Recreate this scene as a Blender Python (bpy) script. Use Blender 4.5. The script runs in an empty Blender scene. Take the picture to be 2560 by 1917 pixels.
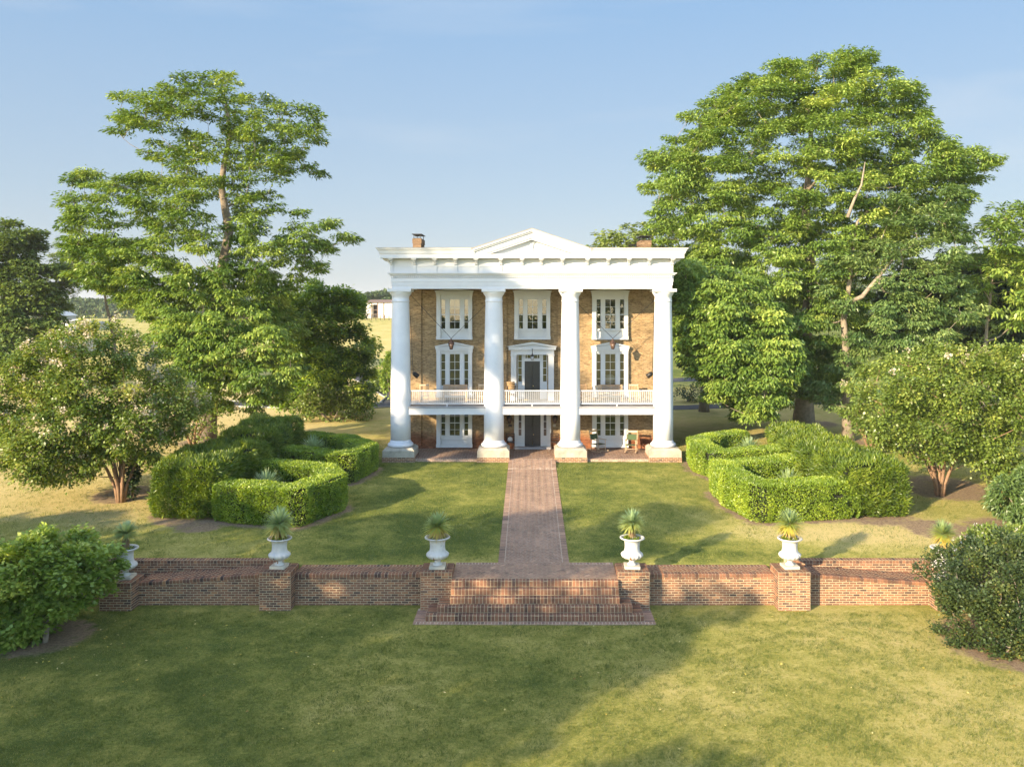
import bpy, math, random
import numpy as np
from mathutils import Vector, noise as mnoise

random.seed(7)
rng = np.random.default_rng(11)
C = bpy.context.scene.collection
SC = bpy.context.scene

# ------------------------------------------------------------------ camera, sky, sun, exposure
F = 2150.0; VX = 1322.0; VY = 757.0; H = 9.2
cam = bpy.data.cameras.new('camera')
cam.sensor_width = 36.0
cam.lens = F / 2560.0 * 36.0
cam.shift_x = -(VX - 1280.0) / 2560.0
cam.shift_y = -(958.5 - VY) / 2560.0
cam.clip_start = 0.5
cam.clip_end = 4000
co = bpy.data.objects.new('camera', cam)
co.location = (0, 0, H)
co.rotation_euler = (math.radians(90), 0, 0)
C.objects.link(co)
SC.camera = co

SUN_EL = math.radians(17.5)
SDX, SDY = 0.677, 0.736            # horizontal travel of the light
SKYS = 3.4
world = bpy.data.worlds.new("World")
SC.world = world
world.use_nodes = True
wt = world.node_tree
for n in list(wt.nodes):
    wt.nodes.remove(n)
sky = wt.nodes.new('ShaderNodeTexSky')
sky.sky_type = 'NISHITA'
sky.sun_disc = False
sky.sun_elevation = SUN_EL
sky.sun_rotation = math.atan2(-SDX, -SDY)
sky.altitude = 200
sky.air_density = 1.0
sky.dust_density = 0.35
sky.ozone_density = 2.0
bg = wt.nodes.new('ShaderNodeBackground')
bg.inputs['Strength'].default_value = 0.15
wo = wt.nodes.new('ShaderNodeOutputWorld')
# thin high cirrus streaks
tc = wt.nodes.new('ShaderNodeTexCoord')
mp = wt.nodes.new('ShaderNodeMapping')
mp.inputs['Rotation'].default_value = (0.2, 0.35, 0.5)
mp.inputs['Scale'].default_value = (1.2, 5.0, 9.0)
cn = wt.nodes.new('ShaderNodeTexNoise')
cn.inputs['Scale'].default_value = 1.3
cn.inputs['Detail'].default_value = 5
cr = wt.nodes.new('ShaderNodeMapRange')
cr.inputs['From Min'].default_value = 0.52
cr.inputs['From Max'].default_value = 0.85
cr.inputs['To Max'].default_value = 0.38
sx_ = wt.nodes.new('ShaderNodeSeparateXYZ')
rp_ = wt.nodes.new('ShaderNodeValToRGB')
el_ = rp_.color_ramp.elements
for i_, (p_, c_) in enumerate([(0.0, (0.375, 0.395, 0.42)), (0.12, (0.295, 0.368, 0.445)), (0.34, (0.192, 0.315, 0.48)), (0.55, (0.46, 0.52, 0.60)), (1.0, (0.88, 0.89, 0.92))]):  # upper stops, above the frame, brightened to fill the shade
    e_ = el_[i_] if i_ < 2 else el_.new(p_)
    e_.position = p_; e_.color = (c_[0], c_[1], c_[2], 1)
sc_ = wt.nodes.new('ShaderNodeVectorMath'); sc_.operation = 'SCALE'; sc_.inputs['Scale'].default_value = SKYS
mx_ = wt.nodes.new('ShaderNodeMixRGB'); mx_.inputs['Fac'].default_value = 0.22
cm = wt.nodes.new('ShaderNodeMixRGB')
cm.inputs['Color2'].default_value = (1.9, 1.97, 2.0, 1)
wt.links.new(tc.outputs['Generated'], mp.inputs['Vector'])
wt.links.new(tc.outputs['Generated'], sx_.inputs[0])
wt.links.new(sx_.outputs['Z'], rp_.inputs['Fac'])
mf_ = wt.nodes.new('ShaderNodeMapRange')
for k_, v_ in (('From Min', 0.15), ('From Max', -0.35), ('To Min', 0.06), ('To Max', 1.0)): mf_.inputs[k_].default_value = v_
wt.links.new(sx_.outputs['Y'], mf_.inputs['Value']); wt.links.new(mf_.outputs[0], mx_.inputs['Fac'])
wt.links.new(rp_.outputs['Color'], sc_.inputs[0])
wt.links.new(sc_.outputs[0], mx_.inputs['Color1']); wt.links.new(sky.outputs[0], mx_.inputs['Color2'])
wt.links.new(mp.outputs[0], cn.inputs['Vector'])
wt.links.new(cn.outputs['Fac'], cr.inputs['Value'])
wt.links.new(cr.outputs[0], cm.inputs['Fac'])
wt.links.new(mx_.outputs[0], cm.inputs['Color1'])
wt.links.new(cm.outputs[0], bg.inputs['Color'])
wt.links.new(bg.outputs[0], wo.inputs['Surface'])

sl = bpy.data.lights.new('sun', 'SUN')
sl.energy = 3.9
sl.angle = math.radians(0.55)
sl.color = (1.0, 0.80, 0.54)
so = bpy.data.objects.new('sun', sl)
so.location = (-40, -40, 60)
so.rotation_euler = Vector((SDX, SDY, -math.tan(SUN_EL))).to_track_quat('-Z', 'Y').to_euler()
C.objects.link(so)

SC.view_settings.view_transform = 'Standard'
SC.view_settings.look = 'None'
SC.view_settings.exposure = 1.60
SC.view_settings.gamma = 1.0
SC.cycles.max_bounces = 7
SC.cycles.diffuse_bounces = 3
SC.cycles.glossy_bounces = 2
SC.cycles.transmission_bounces = 3
SC.cycles.transparent_max_bounces = 6
SC.cycles.use_adaptive_sampling = True
SC.cycles.adaptive_threshold = 0.02

# ------------------------------------------------------------------ frame helpers
CX = 0.185                          # axis of the house, path and steps
K = 1.1578                          # photo is 2560 px wide, measured at 2211
def PX(px, Y): return (px - VX) * Y / F
def PZ(py, Y): return H - (py - VY) * Y / F

# ------------------------------------------------------------------ terrain
def sstep(a, b, x):
    t = np.clip((x - a) / (b - a), 0, 1)
    return t * t * (3 - 2 * t)

def zt(x, y):
    x = np.asarray(x, float); y = np.asarray(y, float)
    low = -1.79 + 0.012 * np.sin(x * 0.35 + 1) * np.sin(y * 0.4)
    up = np.where(y < 49.6, -1.96 + 0.0395 * y, 0.0)
    up = up + 0.10 * sstep(49.6, 56, y) * 0
    w = sstep(15.8, 19.0, np.abs(x - CX))
    a = 32.40 * (1 - w) + 30.0 * w
    b = 32.44 * (1 - w) + 36.0 * w
    k = sstep(a, b, y)
    z = low * (1 - k) + up * k
    z = z - 0.35 * sstep(62, 95, y) * (1 - sstep(105, 130, y))
    hl = 1 - 0.72 * sstep(-52, -85, x)
    z = z + (5.2 * sstep(100, 260, y) + 3.0 * sstep(260, 520, y)) * hl
    z = z + 0.05 * np.sin(x * 0.13 + y * 0.21) * sstep(50, 60, y)
    return z

def Z(x, y): return float(zt(x, y))
def gnd(px, py):                     # photo pixel on the upper lawn -> world x, y
    Y = 11.16 / ((py - VY) / F + 0.0395)
    if Y > 49.6: Y = H * F / (py - VY)
    return PX(px, Y), Y

# ------------------------------------------------------------------ object helpers
def tag(o, label=None, cat=None, group=None, kind=None):
    if label: o['label'] = label
    if cat: o['category'] = cat
    if group: o['group'] = group
    if kind: o['kind'] = kind
    return o

def thing(name, label, cat, loc=(0, 0, 0), group=None, rz=0):
    o = bpy.data.objects.new(name, None)
    o.empty_display_size = 0.3
    o.location = loc
    o.rotation_euler = (0, 0, rz)
    C.objects.link(o)
    return tag(o, label, cat, group)

def wloc(o):
    v = Vector((0, 0, 0))
    while o is not None:
        v = v + Vector(o.location)
        o = o.parent
    return v

def raw_mesh(name, V, faces4, mat, parent=None, tint=None, smooth=False, local=False, uv=None, loc=None):
    """V (n,3) array, faces4 (m,4) or (m,3) index array"""
    V = np.asarray(V, np.float32); Fc = np.asarray(faces4, np.int32)
    me = bpy.data.meshes.new(name)
    k = Fc.shape[1]
    off = np.zeros(3, np.float32)
    if parent is not None and not local:
        off = np.array(wloc(parent), np.float32)
    elif loc is not None:
        off = np.array(loc, np.float32)
    me.vertices.add(len(V)); me.vertices.foreach_set('co', (V - off).ravel())
    me.loops.add(len(Fc) * k); me.loops.foreach_set('vertex_index', Fc.ravel())
    me.polygons.add(len(Fc))
    me.polygons.foreach_set('loop_start', np.arange(len(Fc), dtype=np.int32) * k)
    me.polygons.foreach_set('loop_total', np.full(len(Fc), k, np.int32))
    if smooth: me.polygons.foreach_set('use_smooth', np.ones(len(Fc), bool))
    me.update(calc_edges=True)
    if tint is not None:
        a = me.attributes.new('tint', 'FLOAT', 'FACE')
        a.data.foreach_set('value', np.asarray(tint, np.float32))
    if uv is not None:
        l = me.uv_layers.new(name='UVMap')
        l.data.foreach_set('uv', np.asarray(uv, np.float32).ravel())
    me.materials.append(mat)
    o = bpy.data.objects.new(name, me)
    C.objects.link(o)
    if parent is not None: o.parent = parent
    elif loc is not None: o.location = loc
    return o

class MB:
    """collects faces, links them as ONE object"""
    def __init__(s): s.v = []; s.f = []; s.t = []; s.sm = []
    def quad(s, a, b, c, d, t=0.5):
        n = len(s.v); s.v += [a, b, c, d]; s.f.append((n, n + 1, n + 2, n + 3)); s.t.append(t); s.sm.append(False)
    def poly(s, pts, t=0.5):
        n = len(s.v); s.v += list(pts); s.f.append(tuple(range(n, n + len(pts)))); s.t.append(t); s.sm.append(False)
    def box(s, x0, x1, y0, y1, z0, z1, t=0.5):
        if x0 > x1: x0, x1 = x1, x0
        if y0 > y1: y0, y1 = y1, y0
        if z0 > z1: z0, z1 = z1, z0
        P = [(x0, y0, z0), (x1, y0, z0), (x1, y1, z0), (x0, y1, z0), (x0, y0, z1), (x1, y0, z1), (x1, y1, z1), (x0, y1, z1)]
        n = len(s.v); s.v += P
        for f in ((0, 3, 2, 1), (4, 5, 6, 7), (0, 1, 5, 4), (1, 2, 6, 5), (2, 3, 7, 6), (3, 0, 4, 7)):
            s.f.append(tuple(n + i for i in f)); s.t.append(t); s.sm.append(False)
        return s
    def hexa(s, P, t=0.5):
        n = len(s.v); s.v += [tuple(p) for p in P]
        for f in ((0, 3, 2, 1), (4, 5, 6, 7), (0, 1, 5, 4), (1, 2, 6, 5), (2, 3, 7, 6), (3, 0, 4, 7)):
            s.f.append(tuple(n + i for i in f)); s.t.append(t); s.sm.append(False)
        return s
    def prism(s, pts, axis, a, b, t=0.5):
        """pts: 2-D outline; axis 'x','y','z' extrude axis from a to b"""
        def mk(p, h):
            if axis == 'y': return (p[0], h, p[1])
            if axis == 'x': return (h, p[0], p[1])
            return (p[0], p[1], h)
        n = len(s.v); m = len(pts)
        s.v += [mk(p, a) for p in pts] + [mk(p, b) for p in pts]
        s.f.append(tuple(n + i for i in range(m))); s.f.append(tuple(n + m + i for i in reversed(range(m))))
        s.t += [t, t]; s.sm += [False, False]
        for i in range(m):
            j = (i + 1) % m
            s.f.append((n + i, n + m + i, n + m + j, n + j)); s.t.append(t); s.sm.append(False)
        return s
    def tube(s, pts, r, seg=8, cap=True, t=0.5):
        pts = [Vector(p) for p in pts]
        if not hasattr(r, '__len__'): r = [r] * len(pts)
        n0 = len(s.v)
        prev = None
        for i, p in enumerate(pts):
            d = (pts[min(i + 1, len(pts) - 1)] - pts[max(i - 1, 0)])
            if d.length < 1e-9: d = Vector((0, 0, 1))
            d.normalize()
            if prev is None:
                u = d.orthogonal().normalized()
            else:
                u = (prev - d * prev.dot(d))
                u = u.normalized() if u.length > 1e-6 else d.orthogonal().normalized()
            prev = u
            w = d.cross(u)
            for k in range(seg):
                a = 2 * math.pi * k / seg
                s.v.append(tuple(p + (u * math.cos(a) + w * math.sin(a)) * r[i]))
        for i in range(len(pts) - 1):
            for k in range(seg):
                k2 = (k + 1) % seg
                s.f.append((n0 + i * seg + k, n0 + i * seg + k2, n0 + (i + 1) * seg + k2, n0 + (i + 1) * seg + k)); s.t.append(t); s.sm.append(True)
        if cap:
            s.f.append(tuple(n0 + k for k in reversed(range(seg)))); s.t.append(t); s.sm.append(False)
            m = n0 + (len(pts) - 1) * seg
            s.f.append(tuple(m + k for k in range(seg))); s.t.append(t); s.sm.append(False)
        return s
    def lathe(s, prof, cx, cy, seg=32, t=0.5, flute=None):
        n0 = len(s.v)
        for (r, z) in prof:
            for k in range(seg):
                a = 2 * math.pi * k / seg
                rr = r
                if flute: rr = r * (1 + flute(z) * abs(math.sin(a * 7)))
                s.v.append((cx + rr * math.cos(a), cy + rr * math.sin(a), z))
        for i in range(len(prof) - 1):
            for k in range(seg):
                k2 = (k + 1) % seg
                s.f.append((n0 + i * seg + k, n0 + i * seg + k2, n0 + (i + 1) * seg + k2, n0 + (i + 1) * seg + k)); s.t.append(t); s.sm.append(True)
        s.f.append(tuple(n0 + k for k in reversed(range(seg)))); s.t.append(t); s.sm.append(False)
        m = n0 + (len(prof) - 1) * seg
        s.f.append(tuple(m + k for k in range(seg))); s.t.append(t); s.sm.append(False)
        return s
    def build(s, name, mat, parent=None, local=False, uv=True, bevel=0, loc=None, rot=None):
        me = bpy.data.meshes.new(name)
        off = Vector((0, 0, 0))
        if parent is not None and not local: off = wloc(parent)
        elif loc is not None and not local: off = Vector(loc)
        me.from_pydata([(v[0] - off[0], v[1] - off[1], v[2] - off[2]) for v in s.v], [], s.f)
        me.polygons.foreach_set('use_smooth', s.sm)
        a = me.attributes.new('tint', 'FLOAT', 'FACE')
        a.data.foreach_set('value', s.t)
        me.materials.append(mat)
        me.update()
        if uv:
            l = me.uv_layers.new(name='UVMap').data
            for p in me.polygons:
                nx, ny, nz = abs(p.normal.x), abs(p.normal.y), abs(p.normal.z)
                for li in p.loop_indices:
                    v = me.vertices[me.loops[li].vertex_index].co
                    if nz > 0.7: c = (v.x, v.y)
                    elif nx > ny: c = (v.y, v.z)
                    else: c = (v.x, v.z)
                    l[li].uv = c
        o = bpy.data.objects.new(name, me)
        C.objects.link(o)
        if parent is not None: o.parent = parent
        elif loc is not None: o.location = loc
        if rot: o.rotation_euler = rot
        if bevel:
            md = o.modifiers.new('bevel', 'BEVEL'); md.width = bevel; md.segments = 2; md.limit_method = 'ANGLE'
        return o

def copy_tree(o, parent=None):
    c = o.copy(); C.objects.link(c)
    c.parent = parent
    for ch in list(o.children): copy_tree(ch, c)
    return c

# ------------------------------------------------------------------ materials
def newmat(name):
    m = bpy.data.materials.new(name); m.use_nodes = True
    nt = m.node_tree
    for n in list(nt.nodes): nt.nodes.remove(n)
    out = nt.nodes.new('ShaderNodeOutputMaterial')
    return m, nt, out

def N(nt, typ, **kw):
    n = nt.nodes.new(typ)
    for k, v in kw.items():
        if k.startswith('_'): setattr(n, k[1:], v)
        else: n.inputs[k.replace('__', ' ')].default_value = v
    return n

def col(c): return (c[0], c[1], c[2], 1)

def ramp(nt, stops):
    r = nt.nodes.new('ShaderNodeValToRGB')
    e = r.color_ramp.elements
    while len(e) > 1: e.remove(e[-1])
    e[0].position = stops[0][0]; e[0].color = col(stops[0][1])
    for p, c in stops[1:]:
        q = e.new(p); q.color = col(c)
    return r

def paint(name, c, rough=0.5, var=0.12, scale=2.0, bump=0.0, metal=0.0, dirt=None, fine=40, spec=0.5):
    m, nt, out = newmat(name)
    L = nt.links.new
    b = nt.nodes.new('ShaderNodeBsdfPrincipled')
    b.inputs['Roughness'].default_value = rough
    b.inputs['Metallic'].default_value = metal
    b.inputs['Specular IOR Level'].default_value = spec
    g = nt.nodes.new('ShaderNodeNewGeometry')
    n1 = N(nt, 'ShaderNodeTexNoise', Scale=scale, Detail=6.0, Roughness=0.6)
    L(g.outputs['Position'], n1.inputs['Vector'])
    lo = [x * (1 - var) for x in c]; hi = [min(1, x * (1 + var)) for x in c]
    r = ramp(nt, [(0.3, lo), (0.7, hi)])
    L(n1.outputs['Fac'], r.inputs['Fac'])
    last = r.outputs['Color']
    if dirt:
        n2 = N(nt, 'ShaderNodeTexNoise', Scale=dirt[1], Detail=8.0, Roughness=0.7)
        L(g.outputs['Position'], n2.inputs['Vector'])
        mr = N(nt, 'ShaderNodeMapRange')
        mr.inputs['From Min'].default_value = dirt[2]; mr.inputs['From Max'].default_value = dirt[3]
        L(n2.outputs['Fac'], mr.inputs['Value'])
        mx = nt.nodes.new('ShaderNodeMixRGB'); mx.inputs['Color2'].default_value = col(dirt[0])
        L(mr.outputs[0], mx.inputs['Fac']); L(last, mx.inputs['Color1'])
        last = mx.outputs[0]
    L(last, b.inputs['Base Color'])
    if bump:
        n3 = N(nt, 'ShaderNodeTexNoise', Scale=fine, Detail=4.0)
        L(g.outputs['Position'], n3.inputs['Vector'])
        bp = N(nt, 'ShaderNodeBump', Strength=bump, Distance=0.02)
        L(n3.outputs['Fac'], bp.inputs['Height']); L(bp.outputs[0], b.inputs['Normal'])
    L(b.outputs[0], out.inputs['Surface'])
    return m

def leafmat(name, stops, trans=0.35, gloss=0.06, grough=0.45, tcol=1.25):
    m, nt, out = newmat(name)
    L = nt.links.new
    a = nt.nodes.new('ShaderNodeAttribute'); a.attribute_name = 'tint'
    r = ramp(nt, stops); L(a.outputs['Fac'], r.inputs['Fac'])
    d = nt.nodes.new('ShaderNodeBsdfDiffuse'); L(r.outputs[0], d.inputs['Color'])
    t = nt.nodes.new('ShaderNodeBsdfTranslucent')
    hs = N(nt, 'ShaderNodeHueSaturation', Hue=0.485, Saturation=1.1, Value=tcol)
    L(r.outputs[0], hs.inputs['Color']); L(hs.outputs[0], t.inputs['Color'])
    m1 = N(nt, 'ShaderNodeMixShader', Fac=trans)
    L(d.outputs[0], m1.inputs[1]); L(t.outputs[0], m1.inputs[2])
    g = N(nt, 'ShaderNodeBsdfGlossy', Roughness=grough)
    m2 = N(nt, 'ShaderNodeMixShader', Fac=gloss)
    L(m1.outputs[0], m2.inputs[1]); L(g.outputs[0], m2.inputs[2])
    L(m2.outputs[0], out.inputs['Surface'])
    return m

def brickunit(name, stops, rough=0.85, nscale=9.0):
    """material of modelled bricks: colour from the per-brick tint, mottled"""
    m, nt, out = newmat(name)
    L = nt.links.new
    a = nt.nodes.new('ShaderNodeAttribute'); a.attribute_name = 'tint'
    r = ramp(nt, stops); L(a.outputs['Fac'], r.inputs['Fac'])
    g = nt.nodes.new('ShaderNodeNewGeometry')
    n1 = N(nt, 'ShaderNodeTexNoise', Scale=nscale, Detail=8.0, Roughness=0.7)
    L(g.outputs['Position'], n1.inputs['Vector'])
    n2 = N(nt, 'ShaderNodeTexNoise', Scale=0.7, Detail=4.0, Roughness=0.6)
    L(g.outputs['Position'], n2.inputs['Vector'])
    ad = N(nt, 'ShaderNodeMath', _operation='ADD'); L(n1.outputs['Fac'], ad.inputs[0]); L(n2.outputs['Fac'], ad.inputs[1])
    mr = N(nt, 'ShaderNodeMapRange'); mr.inputs['From Min'].default_value = 0.6; mr.inputs['From Max'].default_value = 1.4
    mr.inputs['To Min'].default_value = 0.6; mr.inputs['To Max'].default_value = 1.4
    L(ad.outputs[0], mr.inputs['Value'])
    mu = nt.nodes.new('ShaderNodeVectorMath'); mu.operation = 'SCALE'
    L(r.outputs[0], mu.inputs[0]); L(mr.outputs[0], mu.inputs['Scale'])
    b = nt.nodes.new('ShaderNodeBsdfPrincipled'); b.inputs['Roughness'].default_value = rough
    b.inputs['Specular IOR Level'].default_value = 0.25
    L(mu.outputs[0], b.inputs['Base Color'])
    bp = N(nt, 'ShaderNodeBump', Strength=0.5, Distance=0.01)
    L(n1.outputs['Fac'], bp.inputs['Height']); L(bp.outputs[0], b.inputs['Normal'])
    L(b.outputs[0], out.inputs['Surface'])
    return m

M = {}
M['white'] = paint('white_paint', (0.62, 0.63, 0.64), 0.55, 0.04, 1.5, 0.05, dirt=((0.55, 0.55, 0.52), 3.0, 0.62, 0.85))
M['white_win'] = paint('white_trim', (0.61, 0.62, 0.62), 0.5, 0.05, 2.0)
M['plaster'] = paint('column_plaster', (0.70, 0.71, 0.73), 0.6, 0.05, 1.2, 0.15, dirt=((0.60, 0.61, 0.60), 1.7, 0.6, 0.85), fine=25)
M['stone'] = paint('sandstone', (0.46, 0.41, 0.32), 0.9, 0.15, 3.0, 0.4, dirt=((0.27, 0.25, 0.20), 1.6, 0.45, 0.72))
M['urnstone'] = paint('cast_stone', (0.62, 0.61, 0.58), 0.85, 0.10, 4.0, 0.35, dirt=((0.42, 0.42, 0.40), 5.0, 0.52, 0.78))
M['rust'] = paint('rust_stain', (0.24, 0.12, 0.05), 0.9, 0.3, 12.0)
M['urnbase'] = paint('stained_cast_stone', (0.56, 0.52, 0.42), 0.9, 0.15, 5.0, 0.3, dirt=((0.34, 0.24, 0.13), 5.0, 0.52, 0.78))
M['mortar'] = paint('mortar', (0.52, 0.43, 0.28), 0.95, 0.18, 5.0, 0.3)
M['pathmortar'] = paint('path_joint_sand', (0.60, 0.50, 0.38), 0.95, 0.2, 5.0, 0.2)
M['black'] = paint('black_iron', (0.02, 0.018, 0.016), 0.5, 0.3, 8.0)
M['door'] = paint('black_door_paint', (0.022, 0.023, 0.026), 0.28, 0.2, 3.0)
M['copper'] = paint('aged_copper', (0.10, 0.06, 0.045), 0.45, 0.3, 9.0, metal=0.4)
M['brass'] = paint('brass', (0.6, 0.45, 0.2), 0.3, 0.1, 5.0, metal=1.0)
M['wood'] = paint('oiled_wood', (0.42, 0.27, 0.15), 0.6, 0.2, 12.0)
M['palewood'] = paint('pale_wood', (0.58, 0.43, 0.27), 0.6, 0.2, 12.0)
M['darkwood'] = paint('dark_wood', (0.05, 0.028, 0.02), 0.5, 0.2, 12.0)
M['greencloth'] = paint('green_canvas', (0.06, 0.095, 0.04), 0.85, 0.15, 14.0)
M['log'] = paint('split_firewood', (0.36, 0.24, 0.12), 0.9, 0.35, 14.0)
M['deck'] = paint('grey_deck_paint', (0.30, 0.30, 0.31), 0.6, 0.1, 2.0)
M['roof'] = paint('roof_metal', (0.30, 0.27, 0.23), 0.5, 0.1, 2.0)
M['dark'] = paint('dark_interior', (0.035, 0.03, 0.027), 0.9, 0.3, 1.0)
M['reflection_beige'] = paint('reflection_and_chair_beige', (0.50, 0.46, 0.40), 0.9, 0.06, 3.0)  # beige of the sky reflection painted in a pane; the armchair shares it
M['lampshade'] = paint('lit_lamp_shade', (0.6, 0.3, 0.12), 0.8, 0.1, 3.0)
M['bark'] = paint('grey_bark', (0.20, 0.165, 0.125), 0.95, 0.35, 4.0, 0.9, fine=14)
M['palebark'] = paint('pale_bark', (0.27, 0.225, 0.165), 0.95, 0.3, 4.0, 0.7, fine=14)
M['crepebark'] = paint('smooth_tan_bark', (0.26, 0.16, 0.095), 0.75, 0.3, 5.0, 0.3)
M['asphalt'] = paint('asphalt', (0.055, 0.056, 0.06), 0.9, 0.15, 2.0, 0.2)
M['kerb'] = paint('concrete_kerb', (0.38, 0.37, 0.34), 0.9, 0.1, 2.0)
M['barnwhite'] = paint('barn_panels', (0.72, 0.70, 0.66), 0.7, 0.04, 1.0)
M['barndark'] = paint('barn_opening', (0.05, 0.04, 0.04), 0.9, 0.1, 1.0)
M['greymetal'] = paint('grey_metal', (0.36, 0.40, 0.44), 0.5, 0.06, 1.0, metal=0.2)
M['terracotta'] = paint('brown_roofing', (0.20, 0.14, 0.11), 0.9, 0.1, 1.0)
M['fencewood'] = paint('fence_wood', (0.10, 0.08, 0.06), 0.9, 0.2, 3.0)
M['redbrick_units'] = brickunit('red_brick', [(0.0, (0.075, 0.052, 0.046)), (0.22, (0.150, 0.084, 0.058)), (0.5, (0.235, 0.118, 0.072)), (0.8, (0.305, 0.152, 0.084)), (1.0, (0.40, 0.21, 0.105))])
M['path_units'] = brickunit('path_brick', [(0.0, (0.19, 0.135, 0.105)), (0.3, (0.30, 0.195, 0.145)), (0.7, (0.41, 0.26, 0.18)), (1.0, (0.54, 0.36, 0.25))])
M['flower'] = leafmat('flower_petal', [(0, (0.75, 0.72, 0.68)), (1, (0.85, 0.84, 0.8))], 0.3, 0.02)

def glassmat():
    m, nt, out = newmat('window_glass'); L = nt.links.new
    fr = N(nt, 'ShaderNodeFresnel', IOR=1.5)
    mr = N(nt, 'ShaderNodeMapRange'); mr.inputs['To Min'].default_value = 0.10; mr.inputs['To Max'].default_value = 1.0
    L(fr.outputs[0], mr.inputs['Value'])
    t = nt.nodes.new('ShaderNodeBsdfTransparent'); t.inputs['Color'].default_value = (0.75, 0.78, 0.76, 1)
    g = N(nt, 'ShaderNodeBsdfGlossy', Roughness=0.015)
    g.inputs['Color'].default_value = (0.9, 0.93, 0.95, 1)
    n = N(nt, 'ShaderNodeTexNoise', Scale=2.2, Detail=1.0)
    gg = nt.nodes.new('ShaderNodeNewGeometry'); L(gg.outputs['Position'], n.inputs['Vector'])
    bp = N(nt, 'ShaderNodeBump', Strength=0.06, Distance=0.03); L(n.outputs['Fac'], bp.inputs['Height']); L(bp.outputs[0], g.inputs['Normal'])
    mx = nt.nodes.new('ShaderNodeMixShader')
    L(mr.outputs[0], mx.inputs[0]); L(t.outputs[0], mx.inputs[1]); L(g.outputs[0], mx.inputs[2])
    L(mx.outputs[0], out.inputs['Surface'])
    return m
M['glass'] = glassmat()

def tanbrick():
    m, nt, out = newmat('buff_brick_wall'); L = nt.links.new
    uv = nt.nodes.new('ShaderNodeUVMap'); uv.uv_map = 'UVMap'
    bt = nt.nodes.new('ShaderNodeTexBrick')
    bt.offset = 0.5; bt.squash = 1.0
    bt.inputs['Scale'].default_value = 1.0
    bt.inputs['Brick Width'].default_value = 0.25
    bt.inputs['Row Height'].default_value = 0.088
    bt.inputs['Mortar Size'].default_value = 0.009
    bt.inputs['Mortar Smooth'].default_value = 0.3
    bt.inputs['Bias'].default_value = 0.0
    bt.inputs['Color1'].default_value = (0.285, 0.198, 0.100, 1)
    bt.inputs['Color2'].default_value = (0.405, 0.288, 0.148, 1)
    bt.inputs['Mortar'].default_value = (0.36, 0.27, 0.17, 1)
    L(uv.outputs[0], bt.inputs['Vector'])
    g = nt.nodes.new('ShaderNodeNewGeometry')
    sp = nt.nodes.new('ShaderNodeMapping'); sp.inputs['Scale'].default_value = (1.0, 1.0, 2.6)
    L(g.outputs['Position'], sp.inputs['Vector'])
    n1 = N(nt, 'ShaderNodeTexNoise', Scale=1.1, Detail=7.0, Roughness=0.65); L(sp.outputs[0], n1.inputs['Vector'])
    n2 = N(nt, 'ShaderNodeTexNoise', Scale=5.5, Detail=5.0, Roughness=0.7); L(sp.outputs[0], n2.inputs['Vector'])
    r1 = ramp(nt, [(0.30, (0.62, 0.60, 0.58)), (0.55, (1.0, 1.0, 1.0)), (0.75, (1.22, 1.18, 1.1))])
    L(n1.outputs['Fac'], r1.inputs['Fac'])
    r2 = ramp(nt, [(0.38, (0.45, 0.40, 0.38)), (0.50, (1, 1, 1)), (1, (1.1, 1.1, 1.1))])
    L(n2.outputs['Fac'], r2.inputs['Fac'])
    m1 = nt.nodes.new('ShaderNodeMixRGB'); m1.blend_type = 'MULTIPLY'; m1.inputs['Fac'].default_value = 1
    L(bt.outputs['Color'], m1.inputs['Color1']); L(r1.outputs[0], m1.inputs['Color2'])
    m2 = nt.nodes.new('ShaderNodeMixRGB'); m2.blend_type = 'MULTIPLY'; m2.inputs['Fac'].default_value = 0.75
    L(m1.outputs[0], m2.inputs['Color1']); L(r2.outputs[0], m2.inputs['Color2'])
    # redder brickwork near the ground
    sx = nt.nodes.new('ShaderNodeSeparateXYZ'); L(g.outputs['Position'], sx.inputs[0])
    n3 = N(nt, 'ShaderNodeTexNoise', Scale=1.6, Detail=4.0); L(g.outputs['Position'], n3.inputs['Vector'])
    ad = N(nt, 'ShaderNodeMath', _operation='ADD'); L(sx.outputs['Z'], ad.inputs[0]); L(n3.outputs['Fac'], ad.inputs[1])
    mr = N(nt, 'ShaderNodeMapRange'); mr.inputs['From Min'].default_value = 1.75; mr.inputs['From Max'].default_value = 1.25
    L(ad.outputs[0], mr.inputs['Value'])
    m3 = nt.nodes.new('ShaderNodeMixRGB'); m3.blend_type = 'MULTIPLY'; m3.inputs['Color2'].default_value = (0.72, 0.42, 0.38, 1)
    L(mr.outputs[0], m3.inputs['Fac']); L(m2.outputs[0], m3.inputs['Color1'])
    b = nt.nodes.new('ShaderNodeBsdfPrincipled'); b.inputs['Roughness'].default_value = 0.9; b.inputs['Specular IOR Level'].default_value = 0.2
    L(m3.outputs[0], b.inputs['Base Color'])
    bp = N(nt, 'ShaderNodeBump', Strength=0.35, Distance=0.01); bp.invert = True
    L(bt.outputs['Fac'], bp.inputs['Height']); L(bp.outputs[0], b.inputs['Normal'])
    L(b.outputs[0], out.inputs['Surface'])
    return m
M['tanbrick'] = tanbrick()
M['chimbrick'] = M['tanbrick'].copy(); M['chimbrick'].name = 'weathered_chimney_brick'
for n_ in M['chimbrick'].node_tree.nodes:
    if n_.type == 'TEX_BRICK': n_.inputs['Color1'].default_value = (0.17, 0.105, 0.06, 1); n_.inputs['Color2'].default_value = (0.25, 0.16, 0.09, 1); n_.inputs['Mortar'].default_value = (0.22, 0.17, 0.11, 1)

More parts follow.
